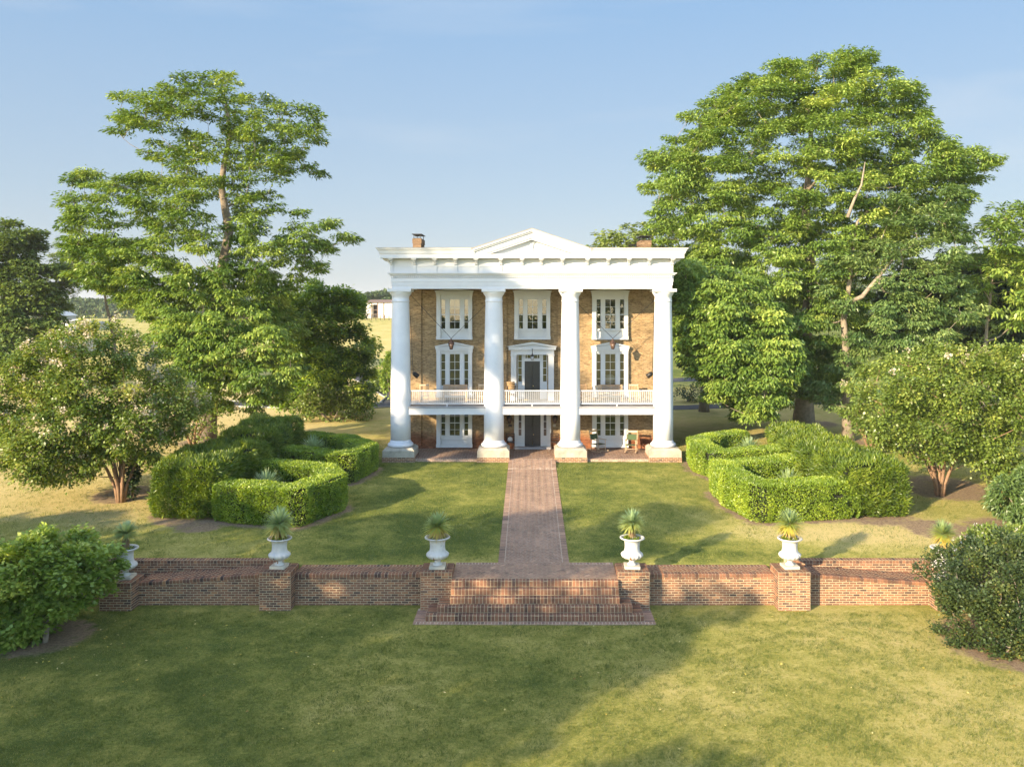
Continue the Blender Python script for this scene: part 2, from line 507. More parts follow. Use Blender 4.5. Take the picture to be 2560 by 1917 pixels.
def groundmat():
    m, nt, out = newmat('lawn_ground'); L = nt.links.new
    g = nt.nodes.new('ShaderNodeNewGeometry')
    def ns(scale, det=6.0, rough=0.6, vec=None):
        n = N(nt, 'ShaderNodeTexNoise', Scale=scale, Detail=det, Roughness=rough)
        L(vec if vec else g.outputs['Position'], n.inputs['Vector']); return n
    n1 = ns(0.22, 5.0, 0.6); n2 = ns(1.3, 6.0, 0.65); n3 = ns(10.0, 6.0, 0.8); n4 = ns(36.0, 3.0, 0.8)
    def wsum(a, wa, b, wb):
        m1 = N(nt, 'ShaderNodeMath', _operation='MULTIPLY'); L(a, m1.inputs[0]); m1.inputs[1].default_value = wa
        m2 = N(nt, 'ShaderNodeMath', _operation='MULTIPLY_ADD'); L(b, m2.inputs[0]); m2.inputs[1].default_value = wb; L(m1.outputs[0], m2.inputs[2])
        return m2.outputs[0]
    s = wsum(n1.outputs['Fac'], 0.34, n2.outputs['Fac'], 0.28)
    m5 = N(nt, 'ShaderNodeMath', _operation='MULTIPLY_ADD'); L(n3.outputs['Fac'], m5.inputs[0]); m5.inputs[1].default_value = 0.34; L(s, m5.inputs[2])
    m6 = N(nt, 'ShaderNodeMath', _operation='MULTIPLY_ADD'); L(n4.outputs['Fac'], m6.inputs[0]); m6.inputs[1].default_value = 0.16; L(m5.outputs[0], m6.inputs[2])
    at = nt.nodes.new('ShaderNodeAttribute'); at.attribute_name = 'dry'
    m7 = N(nt, 'ShaderNodeMath', _operation='MULTIPLY_ADD'); L(at.outputs['Fac'], m7.inputs[0]); m7.inputs[1].default_value = 0.22; L(m6.outputs[0], m7.inputs[2])
    r = ramp(nt, [(0.44, (0.100, 0.135, 0.030)), (0.50, (0.205, 0.225, 0.050)), (0.56, (0.34, 0.325, 0.080)), (0.62, (0.48, 0.42, 0.135)), (0.74, (0.62, 0.50, 0.22))])
    L(m7.outputs[0], r.inputs['Fac'])
    # bare earth and mulch
    da = nt.nodes.new('ShaderNodeAttribute'); da.attribute_name = 'dirt'
    nd = ns(2.6, 6.0, 0.7)
    md = N(nt, 'ShaderNodeMath', _operation='MULTIPLY_ADD'); L(nd.outputs['Fac'], md.inputs[0]); md.inputs[1].default_value = 1.1; L(da.outputs['Fac'], md.inputs[2])
    mr = N(nt, 'ShaderNodeMapRange'); mr.inputs['From Min'].default_value = 0.95; mr.inputs['From Max'].default_value = 1.25; L(md.outputs[0], mr.inputs['Value'])
    rd = ramp(nt, [(0.3, (0.15, 0.105, 0.068)), (0.5, (0.30, 0.215, 0.14)), (0.7, (0.48, 0.37, 0.22))])
    L(n3.outputs['Fac'], rd.inputs['Fac'])
    mx = nt.nodes.new('ShaderNodeMixRGB'); L(mr.outputs[0], mx.inputs['Fac']); L(r.outputs[0], mx.inputs['Color1']); L(rd.outputs[0], mx.inputs['Color2'])
    b = nt.nodes.new('ShaderNodeBsdfPrincipled'); b.inputs['Roughness'].default_value = 0.95; b.inputs['Specular IOR Level'].default_value = 0.1
    L(mx.outputs[0], b.inputs['Base Color'])
    bp = N(nt, 'ShaderNodeBump', Strength=1.0, Distance=0.06); L(n3.outputs['Fac'], bp.inputs['Height'])
    b2 = N(nt, 'ShaderNodeBump', Strength=0.8, Distance=0.02); L(n4.outputs['Fac'], b2.inputs['Height']); L(bp.outputs[0], b2.inputs['Normal'])
    L(b2.outputs[0], b.inputs['Normal'])
    L(b.outputs[0], out.inputs['Surface'])
    return m
M['ground'] = groundmat()

M['walnut'] = leafmat('walnut_leaf', [(0, (0.073, 0.146, 0.022)), (0.5, (0.185, 0.286, 0.042)), (0.85, (0.325, 0.420, 0.075)), (1, (0.426, 0.515, 0.100))], 0.30, 0.05)
M['walnut2'] = leafmat('bright_walnut_leaf', [(0, (0.083, 0.161, 0.026)), (0.5, (0.213, 0.328, 0.055)), (0.85, (0.380, 0.489, 0.100)), (1, (0.517, 0.609, 0.126))], 0.30, 0.06)
M['bluewalnut'] = leafmat('blue_green_leaf', [(0, (0.075, 0.15, 0.04)), (0.6, (0.185, 0.285, 0.08)), (1, (0.36, 0.45, 0.14))], 0.35, 0.06)
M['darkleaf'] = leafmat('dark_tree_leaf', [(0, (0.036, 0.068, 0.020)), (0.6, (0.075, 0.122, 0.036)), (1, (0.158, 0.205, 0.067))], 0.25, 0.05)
M['midleaf'] = leafmat('mid_green_leaf', [(0, (0.095, 0.155, 0.03)), (0.6, (0.19, 0.26, 0.052)), (1, (0.34, 0.4, 0.1))], 0.3, 0.05)
M['magnolia'] = leafmat('maple_leaf', [(0, (0.069, 0.144, 0.020)), (0.6, (0.188, 0.310, 0.039)), (1, (0.562, 0.655, 0.077))], 0.42, 0.06, 0.4)
M['crepe'] = leafmat('crepe_leaf', [(0, (0.094, 0.160, 0.022)), (0.6, (0.202, 0.278, 0.040)), (1, (0.413, 0.424, 0.080))], 0.3, 0.06)
M['crepe2'] = leafmat('bronzed_crepe_leaf', [(0, (0.106, 0.169, 0.025)), (0.6, (0.216, 0.299, 0.051)), (1, (0.414, 0.454, 0.093))], 0.32, 0.06)
M['blossom'] = leafmat('pale_blossom', [(0, (0.46, 0.38, 0.20)), (0.4, (0.62, 0.54, 0.36)), (1, (0.78, 0.70, 0.60))], 0.3, 0.02)
M['hydra'] = leafmat('bright_shrub_leaf', [(0, (0.140, 0.228, 0.033)), (0.6, (0.292, 0.407, 0.067)), (1, (0.540, 0.601, 0.133))], 0.35, 0.05)
M['holly'] = leafmat('glossy_dark_leaf', [(0, (0.030, 0.058, 0.018)), (0.6, (0.074, 0.113, 0.026)), (0.92, (0.154, 0.189, 0.048)), (1, (0.345, 0.287, 0.048))], 0.15, 0.05, 0.55)
M['yew'] = leafmat('yew_needles', [(0, (0.055, 0.105, 0.014)), (0.55, (0.14, 0.22, 0.022)), (1, (0.32, 0.38, 0.04))], 0.25, 0.05)
M['box'] = leafmat('boxwood_leaf', [(0, (0.1, 0.18, 0.016)), (0.55, (0.225, 0.33, 0.026)), (1, (0.46, 0.55, 0.055))], 0.25, 0.06)
M['core'] = paint('hedge_dark_core', (0.022, 0.028, 0.012), 0.95, 0.4, 8.0)
M['weeping'] = leafmat('weeping_leaf', [(0, (0.086, 0.152, 0.038)), (0.6, (0.144, 0.224, 0.056)), (1, (0.245, 0.336, 0.091))], 0.3, 0.05)
M['yuccagreen'] = leafmat('yucca_blade', [(0, (0.547, 0.364, 0.134)), (0.3, (0.580, 0.504, 0.078)), (0.55, (0.402, 0.476, 0.101)), (1, (0.306, 0.406, 0.168))], 0.25, 0.08)
M['yuccablue'] = leafmat('blue_yucca_blade', [(0, (0.468, 0.352, 0.112)), (0.3, (0.396, 0.413, 0.101)), (0.6, (0.342, 0.444, 0.158)), (1, (0.342, 0.459, 0.225))], 0.25, 0.08)
M['straw'] = leafmat('dead_yucca_skirt', [(0, (0.20, 0.13, 0.06)), (1, (0.38, 0.28, 0.15))], 0.2, 0.02)
M['grassblade'] = leafmat('grass_blade', [(0, (0.125, 0.165, 0.035)), (0.35, (0.225, 0.25, 0.055)), (0.6, (0.37, 0.345, 0.09)), (0.8, (0.53, 0.43, 0.16)), (1, (0.66, 0.52, 0.24))], 0.35, 0.03)
M['farleaf'] = leafmat('distant_leaf', [(0, (0.055, 0.094, 0.033)), (0.6, (0.083, 0.127, 0.046)), (1, (0.132, 0.176, 0.066))], 0.2, 0.03)
M['soil'] = paint('potting_soil', (0.05, 0.035, 0.022), 0.95, 0.3, 10.0)
# ------------------------------------------------------------------ ground sheet
def lines(segs):
    out = []
    for a, b, s in segs:
        n = max(1, int(round((b - a) / s)))
        out += list(np.linspace(a, b, n, endpoint=False))
    out.append(segs[-1][1])
    return np.array(out)
gx = lines([(-1500, -300, 150), (-300, -60, 20), (-60, -28, 2), (-28, 28, 0.35), (28, 60, 2), (60, 300, 20), (300, 1500, 150)])
gy = np.array(sorted(list(lines([(-120, 8, 16), (8, 18, 1), (18, 29.5, 0.35), (29.5, 37, 0.12), (37, 56, 0.35), (56, 100, 1.5), (100, 300, 8), (300, 700, 40), (700, 2600, 300)])) + [32.40, 32.44]))
GX, GY = np.meshgrid(gx, gy)
GZ = zt(GX, GY)

# hedge centre lines (x, y) ---------------------------------------------------
def mir(P): return [(2 * CX - x, y) for x, y in P]
HEDGES = {
 'box_front_left': [(-13.5, 38.5), (-11.9, 38.0), (-10.2, 37.6), (-9.1, 39.9), (-9.9, 41.6), (-13.4, 43.0)],
 'box_rear_left': [(-13.6, 47.0), (-9.6, 45.1), (-9.0, 47.6), (-10.5, 49.8), (-13.3, 51.2)],
 'box_front_right': [(14.4, 38.9), (10.35, 38.3), (9.75, 40.3), (9.6, 42.4), (13.6, 43.6)],
 'box_rear_right': [(14.2, 46.9), (10.2, 45.9), (9.6, 47.6), (9.7, 49.3), (11.0, 50.6), (12.6, 51.8)],
 'yew_front_left': [(-15.35, 39.2), (-15.2, 41.5), (-14.7, 43.4)],
 'yew_rear_left': [(-15.0, 46.4), (-14.9, 50.2)],
 'yew_front_right': [(15.5, 39.2), (15.3, 41.5), (15.0, 43.3)],
 'yew_rear_right': [(15.2, 46.3), (15.6, 50.4)],
}
HW = {'b': 0.62, 'y': 1.55}

def segdist(x, y, P):
    d = np.full(x.shape, 1e9)
    for (x0, y0), (x1, y1) in zip(P[:-1], P[1:]):
        dx, dy = x1 - x0, y1 - y0
        t = np.clip(((x - x0) * dx + (y - y0) * dy) / (dx * dx + dy * dy), 0, 1)
        d = np.minimum(d, np.hypot(x - x0 - t * dx, y - y0 - t * dy))
    return d

def dirtmask(x, y):
    m = np.zeros(x.shape)
    for k, P in HEDGES.items():
        w = HW[k[0]] + 0.40
        m = np.maximum(m, 1 - np.clip((segdist(x, y, P) - w + 0.3) / 0.75, 0, 1))
    for cx, cy, r in [(-20.0, 42.6, 1.7), (21.2, 43.9, 2.6), (-15.9, 28.3, 1.6), (-18.0, 27.8, 1.7), (15.8, 27.8, 2.6), (21.5, 66, 2.5), (-21.3, 56.8, 2.0), (21.1, 57, 1.5), (20.6, 36.0, 2.6), (17.5, 36.9, 1.5), (-14.3, 37.5, 1.2)]:
        m = np.maximum(m, 1 - np.clip((np.hypot((x - cx), (y - cy) * 0.9) - r * 0.75) / (r * 0.5), 0, 1))
    return m * 0.75
dm = dirtmask(GX, GY)
# dry lawn: field on the left, patches right of the front walk
dry = -0.35 * sstep(32.5, 34, GY) * (1 - sstep(50, 54, GY)) * (1 - sstep(8, 12, np.abs(GX - 1))) + 0.95 * sstep(-13, -19, GX) * sstep(36, 40, GY) + 0.30 * sstep(4, 12, GX) * sstep(33, 29, GY) - 0.30 * sstep(-2, -9, GX) * sstep(33, 29, GY) + 0.45 * sstep(52, 57, GY) - 0.9 * sstep(88, 112, GY) - 0.5 * sstep(-27, -40, GX) * sstep(36, 40, GY) * (1 - 0.6 * sstep(88, 112, GY)) \
    + 0.9 * np.exp(-((GX - 13.5) ** 2 / 30 + (GY - 36.5) ** 2 / 3)) + 0.25 * sstep(3, 8, GX) * sstep(33, 36, GY) * (1 - sstep(52, 56, GY)) - 0.15 * np.exp(-((GX + 5) ** 2 / 12 + (GY - 37) ** 2 / 18))
nx_, ny_ = len(gx), len(gy)
idx = np.arange(nx_ * ny_).reshape(ny_, nx_)
FQ = np.stack([idx[:-1, :-1].ravel(), idx[:-1, 1:].ravel(), idx[1:, 1:].ravel(), idx[1:, :-1].ravel()], 1)
g = raw_mesh('ground', np.stack([GX.ravel(), GY.ravel(), GZ.ravel()], 1), FQ, M['ground'], smooth=True)
for nm, arr in (('dirt', dm), ('dry', dry)):
    a = g.data.attributes.new(nm, 'FLOAT', 'POINT'); a.data.foreach_set('value', arr.ravel().astype(np.float32))
tag(g, kind='structure')

# ------------------------------------------------------------------ bricks as geometry
def brick_face(mb, O, U, V, Nn, W, Hh, bw=0.25, bh=0.088, j=0.017, d=0.008, bond=0.5, vmax=None, dark=0.15, start=0.0, skip=None):
    O = np.array(O, float); U = np.array(U, float); V = np.array(V, float); Nn = np.array(Nn, float)
    rows = max(1, int(round(Hh / bh))); bh = Hh / rows
    for r in range(rows):
        u = -start - (bw * bond if r % 2 else 0.0)
        while u < W - 0.01:
            u0 = max(u, 0) + j / 2; u1 = min(u + bw, W) - j / 2
            u += bw
            if u1 - u0 < 0.02: continue
            v0 = r * bh + j / 2; v1 = (r + 1) * bh - j / 2
            if skip and skip((u0 + u1) / 2, (v0 + v1) / 2): continue
            va, vb = v1, v1
            if vmax:
                va = min(v1, vmax(u0) - j / 2); vb = min(v1, vmax(u1) - j / 2)
                if va - v0 < 0.008 and vb - v0 < 0.008: continue
                va = max(va, v0); vb = max(vb, v0)
            q = lambda: random.uniform(-0.003, 0.003)
            t = min(1, max(0, random.gauss(0.52, 0.2)))
            if random.random() < dark: t *= 0.35
            c = [(u0 + q(), v0 + q()), (u1 + q(), v0 + q()), (u1 + q(), vb + q()), (u0 + q(), va + q())]
            base = [O + U * a + V * b for a, b in c]
            e = 0.004
            ci = [(c[0][0] + e, c[0][1] + e), (c[1][0] - e, c[1][1] + e), (c[2][0] - e, c[2][1] - e), (c[3][0] + e, c[3][1] - e)]
            top = [O + U * a + V * b + Nn * (d + q() * 0.7) for a, b in ci]
            n = len(mb.v)
            mb.v += [tuple(p) for p in base + top]
            mb.f += [(n + 4, n + 5, n + 6, n + 7), (n, n + 1, n + 5, n + 4), (n + 1, n + 2, n + 6, n + 5), (n + 2, n + 3, n + 7, n + 6), (n + 3, n, n + 4, n + 7)]
            mb.t += [t] * 5; mb.sm += [False] * 5

def clip_rect(P, x0, x1, y0, y1):
    for ax, lim, sg in ((0, x0, 1), (0, x1, -1), (1, y0, 1), (1, y1, -1)):
        out = []
        for i in range(len(P)):
            a, b = P[i], P[(i + 1) % len(P)]
            da, db = sg * (a[ax] - lim), sg * (b[ax] - lim)
            if da >= 0: out.append(a)
            if (da >= 0) != (db >= 0):
                t = da / (da - db); out.append((a[0] + (b[0] - a[0]) * t, a[1] + (b[1] - a[1]) * t))
        P = out
        if len(P) < 3: return None
    return P

def herringbone(mb, x0, x1, y0, y1, zf, w=0.122, j=0.021, lift=0.006):
    s = math.sqrt(0.5)
    ex = (x1 - x0 + y1 - y0) / w
    n = int(ex) + 4
    cxm, cym = x0, y0
    for i in range(-n, n):
        for k in range(-n, n):
            m = (i - k) % 4
            if m == 0: a = (i, k, i + 2, k + 1)
            elif m == 3: a = (i, k, i + 1, k + 2)
            else: continue
            mx, my = (a[0] + a[2]) / 2 * w, (a[1] + a[3]) / 2 * w
            wx = x0 + (mx - my) * s; wy = y0 + (mx + my) * s
            if wx < x0 - 0.3 or wx > x1 + 0.3 or wy < y0 - 0.3 or wy > y1 + 0.3: continue
            g2 = j / 2
            c = [(a[0] * w + g2, a[1] * w + g2), (a[2] * w - g2, a[1] * w + g2), (a[2] * w - g2, a[3] * w - g2), (a[0] * w + g2, a[3] * w - g2)]
            P = [(x0 + (p[0] - p[1]) * s, y0 + (p[0] + p[1]) * s) for p in c]
            P = clip_rect(P, x0, x1, y0, y1)
            if not P: continue
            dz = random.uniform(0, 0.004)
            t = min(1, max(0, random.gauss(0.5, 0.15)))
            mb.poly([(p[0], p[1], zf(p[0], p[1]) + lift + dz) for p in P], t)

def border_row(mb, x0, x1, y0, y1, zf, along='y', bw=0.122, j=0.021, lift=0.006):
    L_ = (y1 - y0) if along == 'y' else (x1 - x0)
    n = max(1, int(round(L_ / bw))); s = L_ / n
    for i in range(n):
        t = min(1, max(0, random.gauss(0.5, 0.22))); dz = random.uniform(0, 0.004)
        if along == 'y': a, b, c, d = x0 + j / 2, x1 - j / 2, y0 + i * s + j / 2, y0 + (i + 1) * s - j / 2
        else: a, b, c, d = x0 + i * s + j / 2, x0 + (i + 1) * s - j / 2, y0 + j / 2, y1 - j / 2
        mb.poly([(a, c, zf(a, c) + lift + dz), (b, c, zf(b, c) + lift + dz), (b, d, zf(b, d) + lift + dz), (a, d, zf(a, d) + lift + dz)], t)

TOPZ = -0.66
PATIOZ = 0.15
def pathz(x, y):
    z = -1.96 + 0.0395 * max(y, 32.6) + 0.015
    if y > 48.0: z = z + (PATIOZ - z) * min(1, (y - 48.0) / 1.8)
    if y < 32.7: z = TOPZ + 0.005
    return z
def sheet(name, x0, x1, y0, y1, zf, mat, dz=0, step=0.4, nx=2, depth=0.12):
    mb = MB(); ys = np.linspace(y0, y1, max(2, int((y1 - y0) / step)) + 1)
    for a, b in zip(ys[:-1], ys[1:]):
        mb.quad((x0, a, zf(x0, a) + dz), (x1, a, zf(x1, a) + dz), (x1, b, zf(x1, b) + dz), (x0, b, zf(x0, b) + dz))
        for X in (x0, x1):
            q = [(X, a, zf(X, a) + dz), (X, a, zf(X, a) + dz - depth), (X, b, zf(X, b) + dz - depth), (X, b, zf(X, b) + dz)]
            mb.poly(q if X == x0 else q[::-1])
    return mb

# the walk
p0, p1 = CX - 1.36, CX + 1.36
bed = sheet('path', p0 + 0.02, p1 - 0.02, 32.68, 49.78, pathz, None).build('path', M['pathmortar'])
tag(bed, kind='structure')
mb = MB()
herringbone(mb, p0 + 0.272, p1 - 0.272, 32.68, 49.78, pathz)
border_row(mb, p0, p0 + 0.26, 32.68, 49.78, pathz); border_row(mb, p1 - 0.26, p1, 32.68, 49.78, pathz)
o = mb.build('path_bricks', M['path_units'], bed, uv=False)

# patio under the portico
pt = MB().box(-7.75, 8.12, 49.82, 53.46, -0.15, PATIOZ).build('patio', M['pathmortar'])
tag(pt, kind='structure')
mb = MB(); fz = lambda x, y: PATIOZ
herringbone(mb, -7.7, 8.07, 50.08, 53.4, fz); border_row(mb, -7.7, 8.07, 49.82, 50.07, fz, 'x')
brick_face(mb, (-7.75, 49.82, -0.10), (1, 0, 0), (0, 0, 1), (0, -1, 0), 15.87, 0.25)
mb.build('patio_bricks', M['path_units'], pt, uv=False)

# ------------------------------------------------------------------ steps
st = thing('brick_steps', 'broad flight of red brick steps between the two middle piers', 'steps', (CX, 30.0, -1.8))
LX0, LX1 = -2.75, 3.18
mb = MB(); mm = MB()
lev = [TOPZ - i * 0.224 for i in range(6)]
spec = [(LX0, LX1, 30.55), (LX0, LX1, 30.32), (LX0, LX1, 30.09), (-3.18, 3.60, 29.86), (-3.56, 3.97, 29.63)]
for i, (a, b, yf) in enumerate(spec):
    zt_, zb_ = lev[i], lev[i + 1]
    yb = 32.4 if i == 0 else (30.9 if i < 3 else 30.695)
    s_ = MB(); s_.box(a, b, yf, yb, zb_ - (0.1 if i == 4 else 0.02), zt_); s_.box(a + 0.002, b - 0.002, yf - 0.020, yf, zt_ - 0.20, zt_ - 0.006)
    so_ = s_.build('tread', M['mortar'], st, uv=False)
    t_ = MB()
    # bull-nosed header course
    n = int(round((b - a) / 0.125)); s = (b - a) / n
    for k in range(n):
        x0_, x1_ = a + k * s + 0.009, a + (k + 1) * s - 0.009
        tt = min(1, max(0, random.gauss(0.45, 0.15))); tt = tt * 0.5 if random.random() < 0.10 else tt
        dz = random.uniform(-0.003, 0.003); dy = random.uniform(-0.004, 0.004)
        pr = [(yf, zt_ - 0.200), (yf - 0.026 + dy, zt_ - 0.198), (yf - 0.030 + dy, zt_ - 0.035), (yf - 0.018 + dy, zt_ - 0.006), (yf + 0.02, zt_ + 0.008 + dz), (yf + 0.215, zt_ + 0.008 + dz), (yf + 0.215, zt_ - 0.123)]
        t_.prism(pr[::-1], 'x', x0_, x1_, tt)
    if i >= 3:
        for X0, X1 in ((a, spec[2][0] - 0.0), (spec[2][1], b)):
            border_row(t_, X0, X1, yf + 0.24, 30.69, lambda x, y, z=zt_: z, 'y')
        brick_face(t_, (b, yf, zb_), (0, 1, 0), (0, 0, 1), (1, 0, 0), 30.69 - yf, 0.21, 0.25, 0.09)
        brick_face(t_, (a, 30.69, zb_), (0, -1, 0), (0, 0, 1), (-1, 0, 0), 30.69 - yf, 0.21, 0.25, 0.09)
    t_.build('tread_bricks', M['redbrick_units'], so_, uv=False)
ap = MB().box(-3.96, 4.34, 29.39, 30.9, -1.95, -1.772).build('apron', M['pathmortar'], st, uv=False)
a_ = MB(); fz = lambda x, y: -1.772
border_row(a_, -3.98, 4.36, 29.36, 29.60, fz, 'x'); brick_face(a_, (-3.98, 29.385, -1.90), (1, 0, 0), (0, 0, 1), (0, -1, 0), 8.34, 0.128, 0.1222, 0.128, d=0.02)
border_row(a_, -3.98, -3.58, 29.6, 30.69, fz, 'y'); border_row(a_, 3.99, 4.36, 29.6, 30.69, fz, 'y')
a_.build('apron_bricks', M['path_units'], ap, uv=False)
l_ = MB(); fz = lambda x, y: TOPZ + 0.001
herringbone(l_, LX0, LX1, 30.8, 32.42, fz)
border_row(l_, LX0, p0, 32.43, 32.67, fz, 'x'); border_row(l_, p1, LX1, 32.43, 32.67, fz, 'x')
herringbone(l_, p0, p1, 32.42, 32.67, fz)
ld = MB().box(LX0, LX1, 32.401, 32.676, TOPZ - 0.3, TOPZ).build('landing', M['pathmortar'], st, uv=False)
l_.build('landing_bricks', M['path_units'], ld, uv=False)

# ------------------------------------------------------------------ garden walls with piers
PTOP = -0.42
def pier(parent, x0, x1, ztop, zbot=-1.9):
    b = MB().box(x0, x1, 30.7, 31.8, zbot, ztop)
    po = b.build('pier', M['mortar'], parent, uv=False)
    t = MB(); h = ztop - 0.13 - (-1.83)
    w = x1 - x0
    for (O, U, Nn, W) in (((x0, 30.7, -1.83), (1, 0, 0), (0, -1, 0), w), ((x1, 30.7, -1.83), (0, 1, 0), (1, 0, 0), 1.1), ((x0, 31.8, -1.83), (0, -1, 0), (-1, 0, 0), 1.1), ((x1, 31.8, -1.83), (-1, 0, 0), (0, 1, 0), w)):
        brick_face(t, O, U, (0, 0, 1), Nn, W, h)
        brick_face(t, (O[0], O[1], ztop - 0.128), U, (0, 0, 1), Nn, W, 0.128, 0.124, 0.128, d=0.022)
    fz = lambda x, y: ztop
    border_row(t, x0 - 0.012, x0 + 0.24, 30.93, 31.8, fz, 'y', lift=0.012); border_row(t, x1 - 0.24, x1 + 0.012, 30.93, 31.8, fz, 'y', lift=0.012)
    border_row(t, x0 - 0.012, x1 + 0.012, 30.685, 30.93, fz, 'x', lift=0.012); border_row(t, x0 + 0.24, x1 - 0.24, 31.57, 31.8, fz, 'x', lift=0.012)
    border_row(t, x0 + 0.24, x1 - 0.24, 30.95, 31.25, fz, 'x', lift=0.010); border_row(t, x0 + 0.24, x1 - 0.24, 31.27, 31.57, fz, 'x', lift=0.010)
    t.build('pier_bricks', M['redbrick_units'], po, uv=False)
    return po

def wall_run(parent, x0, x1, z0, z1):
    """front wall with a paved top, from height z0 at x0 to z1 at x1"""
    yf, yb, zb = 31.3, 32.4, -1.9
    b = MB(); b.hexa([(x0, yf, zb), (x1, yf, zb), (x1, yb, zb), (x0, yb, zb), (x0, yf, z0), (x1, yf, z1), (x1, yb, z1), (x0, yb, z0)])
    wo = b.build('wall_body', M['mortar'], parent, uv=False)
    t = MB(); L_ = x1 - x0
    zf = lambda x, y: z0 + (z1 - z0) * (x - x0) / L_
    brick_face(t, (x0, yf, -1.82), (1, 0, 0), (0, 0, 1), (0, -1, 0), L_, max(z0, z1) - 0.12 + 1.82, vmax=lambda u: zf(x0 + u, 0) - 0.122 + 1.82)
    n = int(round(L_ / 0.125)); s = L_ / n
    for k in range(n):
        xa, xb = x0 + k * s + 0.009, x0 + (k + 1) * s - 0.009
        tt = min(1, max(0, random.gauss(0.52, 0.22))); tt = tt * 0.4 if random.random() < 0.15 else tt
        z = zf((xa + xb) / 2, 0) + random.uniform(-0.003, 0.003)
        pr = [(yf, z - 0.122), (yf - 0.022, z - 0.118), (yf - 0.024, z - 0.03), (yf - 0.01, z + 0.004), (yf + 0.02, z + 0.009), (yf + 0.24, z + 0.009), (yf + 0.24, z - 0.122)]
        t.prism(pr[::-1], 'x', xa, xb, tt)
    herringbone(t, x0, x1, yf + 0.26, yb - 0.26, zf)
    border_row(t, x0, x1, yb - 0.25, yb, zf, 'x')
    t.build('wall_bricks', M['redbrick_units'], wo, uv=False)

def back_wall(parent, x0, x1, z):
    b = MB().box(x0, x1, 32.41, 32.72, -1.9, z); bo = b.build('rear_wall', M['mortar'], parent, uv=False)
    t = MB(); brick_face(t, (x0, 32.41, z - 0.12 - 0.088 * 7), (1, 0, 0), (0, 0, 1), (0, -1, 0), x1 - x0, 0.088 * 7)
    brick_face(t, (x0, 32.41, z - 0.12), (1, 0, 0), (0, 0, 1), (0, -1, 0), x1 - x0, 0.12, 0.125, 0.12, d=0.02)
    border_row(t, x0, x1, 32.40, 32.72, lambda x, y: z, 'x')
    t.build('rear_wall_bricks', M['redbrick_units'], bo, uv=False)

PIERS = [(-15.33, -14.2, -0.80), (-9.62, -8.51, PTOP), (-3.87, -2.752, PTOP), (3.182, 4.31, PTOP), (8.92, 10.05, PTOP), (14.57, 15.7, -0.80)]
wl = thing('garden_wall', 'red brick retaining wall left of the steps, its far end ramping down behind the bright green shrub', 'brick wall', (-9, 31.3, -1.8))
for q in (0, 1, 2): pier(wl, *PIERS[q])
wall_run(wl, -8.508, -3.872, TOPZ, TOPZ); wall_run(wl, -14.198, -9.622, -0.98, TOPZ); wall_run(wl, -18.5, -15.332, -1.25, -0.98)
back_wall(wl, -17.5, -9.3, -0.50)
wr = thing('garden_wall', 'red brick retaining wall right of the steps, lit by the sun and ramping down behind the dark glossy bush', 'brick wall', (9, 31.3, -1.8))
for q in (3, 4, 5): pier(wr, *PIERS[q])
wall_run(wr, 4.312, 8.918, TOPZ, TOPZ); wall_run(wr, 10.052, 14.568, TOPZ, -0.98); wall_run(wr, 15.702, 18.9, -0.98, -1.25)
back_wall(wr, 9.7, 17.9, -0.50)

# ------------------------------------------------------------------ the house
YW = 53.5; YC = 50.52
hs = thing('mansion', 'large buff brick Greek Revival house with four tall white columns and a white pediment', 'house', (CX, YW, 0))
def WX(px): return PX(px, YW)
def WZ(py): return PZ(py, YW)
def l1(z): return 940 + z / 4.87      # zoom-picture coordinates to photo pixels
def ly(z): return 560 + z / 4.87
def my(z): return 840 + z / 4.87

# openings: (x0, x1, z0, z1) holes in the brick wall
WL = [1092.0, 1180.7]; WR = [1479.9, 1569.3]; WM = [1286.0, 1375.4]
def op(pxs, y0, y1, inset=6): return (WX(pxs[0] + inset), WX(pxs[1] - inset), WZ(y1), WZ(y0))
up = (738, 828); mid = (880, 970); low = (1012, 1094)
holes = [op(WL, *up), op(WM, *up), op(WR, *up), op(WL, *mid), op(WR, *mid), op(WL, *low), op(WR, *low)]
md = (WX(1294), WX(1368), 3.2, WZ(884)); gd = (WX(1294), WX(1369), 0.2, WZ(1030))
holes += [md, gd]
WX0, WX1, WTOP = -7.75, 8.12, 11.2
def holed(mb, x0, x1, z0, z1, y, holes, jamb=0.3):
    xs = sorted({x0, x1} | {h[0] for h in holes} | {h[1] for h in holes}); zs = sorted({z0, z1} | {h[2] for h in holes} | {h[3] for h in holes})
    for a, b in zip(xs[:-1], xs[1:]):
        for c, d in zip(zs[:-1], zs[1:]):
            mx, mz = (a + b) / 2, (c + d) / 2
            if any(h[0] < mx < h[1] and h[2] < mz < h[3] for h in holes): continue
            mb.quad((a, y, c), (b, y, c), (b, y, d), (a, y, d))
    for h in holes:
        a, b, c, d = h
        mb.quad((a, y, c), (a, y, d), (a, y + jamb, d), (a, y + jamb, c)); mb.quad((b, y, d), (b, y, c), (b, y + jamb, c), (b, y + jamb, d))
        mb.quad((a, y, d), (b, y, d), (b, y + jamb, d), (a, y + jamb, d)); mb.quad((b, y, c), (a, y, c), (a, y + jamb, c), (b, y + jamb, c))
w = MB(); holed(w, WX0, WX1, -0.3, WTOP, YW, holes)
YB = 66.0
w.quad((WX0, YB, -0.3), (WX0, YW, -0.3), (WX0, YW, WTOP), (WX0, YB, WTOP))
w.quad((WX1, YW, -0.3), (WX1, YB, -0.3), (WX1, YB, WTOP), (WX1, YW, WTOP))
w.quad((WX1, YB, -0.3), (WX0, YB, -0.3), (WX0, YB, WTOP), (WX1, YB, WTOP))
